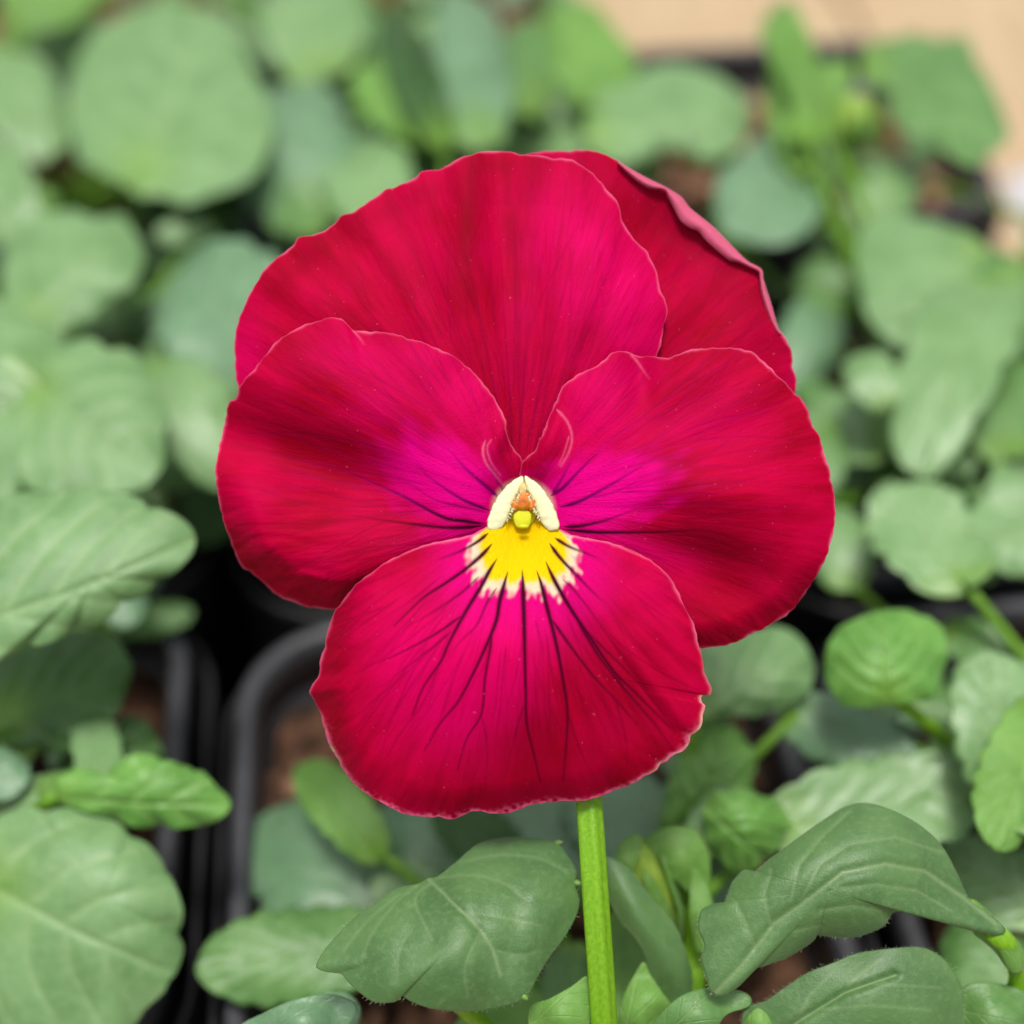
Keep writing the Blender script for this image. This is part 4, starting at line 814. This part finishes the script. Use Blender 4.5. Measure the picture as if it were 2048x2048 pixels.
vs4 = [([(1123, 1058), (1160, 1062), (1217, 1065), (1326, 1064), (1417, 1062), (1500, 1090)], 7, 3, .9, .0), ([(1125, 1054), (1160, 1052), (1203, 1043), (1246, 1029), (1290, 1010)], 7, 3, .85, .0), ([(1118, 1015), (1145, 1008), (1174, 996), (1239, 960), (1325, 908)], 6, 3, .85, .0),
       ([(1101, 993), (1127, 975), (1163, 938), (1200, 902)], 6, 3, .9, .2), ([(1105, 989), (1123, 960), (1143, 920)], 5, 3, .7, .1), ([(1230, 985), (1326, 982), (1435, 967), (1543, 967)], 3, 3, .3, .05), ([(1130, 1070), (1230, 1090), (1330, 1125), (1420, 1190)], 4, 2, .4, 0), ([(1174, 996), (1230, 985), (1300, 950)], 4, 2, .45, 0),
       ([(1330, 1068), (1430, 1080), (1520, 1130), (1570, 1190)], 3, 2, .25, 0), ([(1240, 955), (1330, 860), (1400, 790)], 3, 2, .15, 0)]
def ap4(X, Y, U, V, E):
    a = base_attr(X, Y, E, 3.4); n = wob(X, Y, 36, 18)
    a['vio'] = np.clip(1.05 * sstep(.15, .8, g2(X, Y, 1190, 985, 165, 80, -12) + .10 * n) + .5 * g2(X, Y, 1220, 1080, 130, 28, 15), 0, 1)
    a['mag'] = np.clip(.85 * g2(X, Y, 1190, 800, 85, 90) + .25 * g2(X, Y, 1330, 850, 160, 100) + .25 * wob(X, Y, 110, 15) * g2(X, Y, 1350, 850, 220), 0, 1)
    a['dark'] = np.clip(.55 * g2(X, Y, 1470, 1115, 90, 50, 20) + .4 * g2(X, Y, 1380, 1085, 130, 30, 5) + .3 * g2(X, Y, 1440, 1220, 150, 50, -10), 0, 1)  # shade of the hollow painted into the colour, with the darker lower red
    a['vein'] = veinmask(X, Y, vs4); a['pv'] = sstep(1045, 985, Y) * .9
    a['edge'] = np.maximum(a['edge'], veinmask(X, Y, [([(1113, 818), (1135, 845), (1144, 875), (1138, 905), (1122, 932)], 3, 3, .55, .3), ([(1138, 870), (1130, 900), (1118, 930)], 2, 2, .4, .2), ([(1258, 706), (1275, 725), (1292, 748), (1300, 758)], 4, 2, .5, .1)]))
    a = fine_veins(a, X, Y, 25, 130, 30, 4, 140, 620, .24)
    a['wht'] = .9 * sstep(70, 48, np.hypot((X - 1047), (Y - 1014) * 1.1))
    return a
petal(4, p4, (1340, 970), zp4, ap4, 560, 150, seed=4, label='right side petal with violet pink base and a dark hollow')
# -- lower petal
p5 = [(1000, 1035), (985, 1047), (967, 1058), (948, 1068), (928, 1074), (908, 1079), (873, 1085), (850, 1091), (829, 1098), (806, 1108), (785, 1118), (765, 1130), (745, 1145), (729, 1157), (714, 1169), (703, 1182), (692, 1195), (681, 1210), (670, 1226), (663, 1243), (657, 1261), (654, 1278), (651, 1296), (646, 1309), (641, 1323), (641, 1337), (639, 1352), (630, 1366), (620, 1382), (625, 1392), (632, 1403), (637, 1414), (643, 1425), (646, 1440), (650, 1455), (653, 1470), (659, 1486), (667, 1501), (676, 1516), (684, 1531), (694, 1547), (707, 1563), (723, 1578), (740, 1590), (758, 1600), (774, 1610), (789, 1618), (804, 1625), (820, 1629), (842, 1631), (864, 1634), (875, 1632),
      (886, 1634), (904, 1637), (920, 1632), (934, 1625), (948, 1621), (961, 1621), (982, 1625), (1005, 1626), (1025, 1622), (1044, 1615), (1063, 1608), (1084, 1605), (1106, 1602), (1128, 1600), (1146, 1601), (1163, 1600), (1180, 1597), (1194, 1593), (1210, 1588), (1225, 1580), (1243, 1575), (1260, 1567), (1273, 1562), (1286, 1553), (1300, 1546), (1313, 1538), (1322, 1526), (1334, 1520), (1348, 1508), (1362, 1503), (1372, 1494), (1378, 1483), (1382, 1471), (1392, 1463), (1401, 1454), (1404, 1441), (1405, 1428), (1410, 1413), (1403, 1406), (1402, 1396), (1408, 1388), (1419, 1389), (1422, 1377), (1414, 1357), (1406, 1336), (1404, 1320), (1401, 1305),
      (1397, 1292), (1394, 1279), (1392, 1265), (1388, 1252), (1377, 1230), (1366, 1208), (1357, 1188), (1348, 1169), (1338, 1154), (1326, 1141), (1311, 1129), (1295, 1118), (1276, 1107), (1256, 1098), (1236, 1091), (1216, 1085), (1192, 1080), (1168, 1076), (1150, 1072), (1137, 1067), (1119, 1059), (1105, 1047), (1090, 1035)]
def zp5(X, Y, U, V):
    r = np.hypot(X - 1045, Y - 1030); th = np.arctan2(X - 1045, Y - 1030)
    H = .10 + ruffle(X, Y, U, V, 13, .016, 5) + RAYS(X, Y, 26, .012, 5) * .8
    H += .32 * g2(X, Y, 1000, 1320, 280, 160) - .12 * V ** 5
    H -= .62 * sstep(.82, 1.10, V) * sstep(760, 650, X) + .15 * sstep(.8, 1.05, V) * sstep(1450, 1620, Y)
    ln = [(1090, 1150), (1180, 1270), (1290, 1400), (1390, 1510)]; d, s = pdist(X, Y, ln); H -= .07 * np.exp(-(d / 34) ** 2) * sstep(0, .4, s)
    H += .016 * np.sin(th * 60) * g2(X, Y, 1270, 1400, 90, 130, 40) * 1.5
    H -= .10 * np.exp(-((X - 1046) / 42) ** 2) * sstep(1180, 1040, Y) + .04 * np.exp(-((X - 1060) / 10) ** 2) * sstep(1150, 1450, Y) * 0.4
    return ZF - .08 - H
vs5 = [([(978, 1066), (953, 1086), (912, 1107), (865, 1124)], 6, 3, .9, .0), ([(986, 1086), (966, 1109), (933, 1138), (891, 1167), (850, 1194), (829, 1213), (789, 1252)], 6.5, 3, 1, .3), ([(996, 1115), (978, 1144), (964, 1171), (941, 1208), (918, 1248), (895, 1293), (882, 1323), (846, 1376), (826, 1430)], 7, 3, 1, .4),
       ([(926, 1230), (885, 1260), (846, 1283), (776, 1318), (720, 1335)], 4.5, 2.5, .7, .05), ([(905, 1262), (860, 1300), (800, 1345), (760, 1380)], 4, 2.5, .55, .0), ([(960, 1152), (918, 1190), (850, 1235), (800, 1260)], 4, 3, .6, .05),
       ([(1017, 1140), (1009, 1167), (999, 1206), (993, 1241), (974, 1289), (952, 1336), (917, 1402), (881, 1446), (850, 1500)], 7, 3, 1, .3), ([(985, 1262), (980, 1300), (970, 1358), (963, 1428), (934, 1477), (915, 1540)], 5, 2.5, .75, .3), ([(995, 1174), (974, 1206), (953, 1252), (918, 1287), (890, 1330)], 4, 2.5, .6, .05),
       ([(1044, 1137), (1046, 1169), (1047, 1210), (1049, 1273), (1049, 1296), (1051, 1380), (1053, 1446), (1066, 1500), (1080, 1560)], 8, 3.2, 1, .4), ([(1072, 1139), (1082, 1167), (1090, 1200), (1098, 1231), (1111, 1283), (1124, 1349), (1135, 1424), (1132, 1490), (1126, 1560)], 7, 3, 1, .4),
       ([(1100, 1235), (1135, 1285), (1180, 1345), (1230, 1400), (1275, 1450)], 5, 2.5, .75, .3), ([(1090, 1120), (1102, 1148), (1119, 1181), (1144, 1223), (1181, 1277), (1225, 1340), (1282, 1398), (1348, 1464)], 7, 4, 1, .3), ([(1144, 1223), (1195, 1310), (1255, 1385), (1310, 1450), (1345, 1500)], 5, 3.5, .75, .25), ([(1160, 1250), (1210, 1300), (1270, 1360), (1330, 1430)], 4, 3, .5, .25),
       ([(1098, 1086), (1119, 1115), (1150, 1148), (1191, 1190), (1228, 1222)], 6.5, 3, .95, .0), ([(1109, 1076), (1140, 1095), (1181, 1111), (1210, 1125)], 6, 3, .85, .0), ([(1125, 1158), (1150, 1183), (1181, 1223), (1220, 1280)], 4, 3, .5, .1), ([(1012, 1290), (1005, 1360), (1000, 1420), (985, 1500)], 3, 2.5, .3, .05), ([(1070, 1240), (1085, 1300), (1092, 1370)], 3, 2.5, .3, 0),
       ([(1135, 1424), (1160, 1500), (1190, 1560)], 3, 2.5, .35, .05), ([(882, 1323), (850, 1400), (800, 1470), (770, 1520)], 3, 2.5, .3, .05), ([(1051, 1400), (1030, 1470), (1010, 1560)], 3, 2.5, .3, .05), ([(963, 1428), (975, 1500), (970, 1580)], 3, 2.5, .25, .05), ([(1230, 1400), (1250, 1470), (1255, 1530)], 3, 2.5, .35, .1)]
def ap5(X, Y, U, V, E):
    a = base_attr(X, Y, E, 3.8); r = np.hypot(X - 1045, Y - 1020); th = np.degrees(np.arctan2(X - 1045, Y - 1020)); al = np.abs(th)
    ry = np.interp(th, [-95, -70, -57, -44, -33, -25, -15, -3, 0, 3, 15, 25, 33, 45, 58, 70, 95], [52, 84, 105, 122, 138, 156, 150, 148, 138, 148, 150, 158, 150, 130, 106, 86, 52])
    rw = np.interp(th, [-95, -72, -62, -50, -40, -33, -22, -12, -3, 0, 4, 12, 20, 27, 33, 40, 50, 60, 72, 95], [54, 92, 118, 172, 172, 192, 198, 172, 172, 148, 178, 192, 192, 208, 178, 190, 158, 128, 94, 54])
    sp1 = 5 * np.sin(th * .62 + 1.3 * wob(th, th * 0, 9, 12)) + 6 * wob(th, th * 0, 3.0, 31) + 6 * wob(X, Y, 11, 3)
    a['yel'] = sstep(9, -12, r - ry - sp1 * .5); rw = ry + .50 * (rw - ry); a['wht'] = .9 * sstep(15, -12, r - rw - sp1 * 1.3)
    n = wob(X, Y, 60, 28)
    a['edge'] = np.maximum(a['edge'], veinmask(X, Y, [([(975, 1056), (948, 1069), (908, 1080), (850, 1092), (785, 1119)], 5, 2, .95, .2), ([(1113, 1057), (1137, 1068), (1168, 1077), (1216, 1086), (1290, 1117)], 5, 2, .95, .2)]))
    a['mag'] = np.clip(1.0 * g2(X, Y, 850, 1290, 110, 130, -30) + 1.0 * g2(X, Y, 940, 1400, 120, 110, -30) + .7 * g2(X, Y, 1030, 1280, 80, 120) + .4 * g2(X, Y, 1120, 1200, 80, 90) + .4 * g2(X, Y, 1290, 1180, 90, 60, 30) + .15 * n * g2(X, Y, 1000, 1320, 250), 0, 1)
    a['vio'] = np.clip(.8 * sstep(150, 0, r - rw) * sstep(600, 300, r), 0, 1)
    a['dark'] = np.clip(.30 * g2(X, Y, 1190, 1320, 70, 140, -35) + .35 * g2(X, Y, 1080, 1480, 160, 60) + .5 * g2(X, Y, 1100, 1570, 280, 60, -6) + .45 * g2(X, Y, 1290, 1440, 130, 45, 48) + .3 * g2(X, Y, 1070, 1480, 40, 110) + .2 * g2(X, Y, 920, 1560, 120, 60), 0, 1)  # shade of the crease and down-turned bottom painted in, besides the petal's deep red
    a['vein'] = veinmask(X, Y, vs5); fine_veins(a, X, Y, -70, 70, 42, 5, 190, 600, .32)
    k = np.clip(wob(X, Y, 9, 40) + .5, 0, 1) * np.exp(-(E / (6 + 6 * np.clip(wob(X, Y, 50, 41), 0, 1))) ** 2)
    low = sstep(1420, 1480, Y); a['edge'] = np.clip(a['edge'] + .9 * k * low, 0, 1)
    a['wht'] = np.maximum(a['wht'], .9 * np.exp(-(E / 4.5) ** 2) * (g2(X, Y, 1395, 1430, 30, 60) + g2(X, Y, 1340, 1525, 60, 30, -40) + g2(X, Y, 668, 1500, 20, 40)))
    return a
petal(5, p5, (1020, 1320), zp5, ap5, 760, 190, wig=1.0, seed=5, label='lower petal with yellow eye, dark whisker veins and a nibbled pale margin')
# -- white beards, stigma and anthers in the throat
ZT = ZF - .10
for sgn, lob in ((-1, [(1045, 953), (1030, 960), (1015, 972), (1003, 986), (993, 1000), (985, 1016), (979, 1032), (975, 1046), (977, 1057), (984, 1060), (993, 1059), (1001, 1055), (1009, 1045), (1016, 1033), (1022, 1019), (1028, 1003), (1035, 989), (1041, 976), (1046, 963)]),
                 (1, [(1050, 953), (1060, 958), (1072, 966), (1084, 978), (1094, 993), (1103, 1007), (1109, 1020), (1114, 1035), (1118, 1050), (1114, 1059), (1104, 1061), (1096, 1058), (1087, 1049), (1080, 1037), (1074, 1021), (1068, 1005), (1061, 990), (1055, 977), (1051, 964)])):
    c = (1006, 1012) if sgn < 0 else (1090, 1012)
    def zb(X, Y, U, V): return ZT - .01 - .035 * np.sqrt(np.clip(1.0 - V ** 2, 0, 1)) - .003 * wob(X, Y, 12, 5)
    fan('beard', lob, c, M_beard, flower, HO, zb, nu=90, nv=22, thick=.015, wig=1.6, seed=3 + sgn)
# fine hairs round the beards
hh = []
for k in range(120):
    sgn = random.choice((-1, 1)); t = random.random(); x = 1047 + sgn * (4 + 64 * t); y = 956 + 96 * t ** 1.25
    inner = random.random() < .55; an = R(random.uniform(10, 80)) if inner else R(random.uniform(180, 300)); l_ = random.uniform(4, 8)
    inner = True
    if inner: x = 1047 + sgn * (4 + 30 * t); y = 972 + 66 * t; dx, dy = -sgn * math.cos(an), math.sin(an)
    else: dx, dy = sgn * abs(math.cos(an)), -abs(math.sin(an)) * .6
    hh.append(tube(np.array([P(x, y, ZT - .05), P(x + dx * l_ * .5, y + dy * l_ * .5, ZT - .09), P(x + dx * l_, y + dy * l_, ZT - .10)]), [.006, .005, .003], 4))
v, f = join(hh); tag(mesh('beard_hairs', v, f, M_beard, flower, HO), kind='stuff')
def lump(name, x, y, rx, ry, rz, z, mat, sq=2.0, wv=.04, seed=0):
    n, m = 20, 12; V = []
    for i in range(m + 1):
        ph = math.pi * i / m
        for j in range(n):
            th = 2 * math.pi * j / n; cx_, sy_ = math.cos(th), math.sin(th)
            ex = 2 / sq; a = math.copysign(abs(cx_) ** ex, cx_) * math.sin(ph); b = math.copysign(abs(sy_) ** ex, sy_) * math.sin(ph)
            k = 1 + wv * math.sin(5 * th + seed) * math.sin(3 * ph)
            V.append(P(x + rx * a * k, y + ry * b * k, z - rz * math.cos(ph)))
    F = []
    for i in range(m):
        for j in range(n): F.append([i * n + j, i * n + (j + 1) % n, (i + 1) * n + (j + 1) % n, (i + 1) * n + j])
    return mesh(name, np.array(V), F, mat, flower, HO)
lump('stigma', 1045, 1037, 18, 20, .022, ZT - .04, M_stigma, 2.25)
lump('stigma_lip', 1047, 1053, 11, 4, .04, ZT - .13, M_stigma, 2.2)
lump('anther', 1047, 1001, 15, 20, .05, ZT - .06, M_anther, 2.6, .08)
lump('anther', 1030, 1010, 8, 13, .05, ZT - .055, M_anther, 2.2, .12, 1)
lump('anther', 1064, 1010, 8, 13, .05, ZT - .055, M_anther, 2.2, .12, 2)
lump('anther_tip', 1046, 980, 9, 15, .05, ZT - .045, M_tan, 1.8)
lump('throat', 1046, 1010, 30, 45, .03, ZT + .06, M_stigma, 2.0)
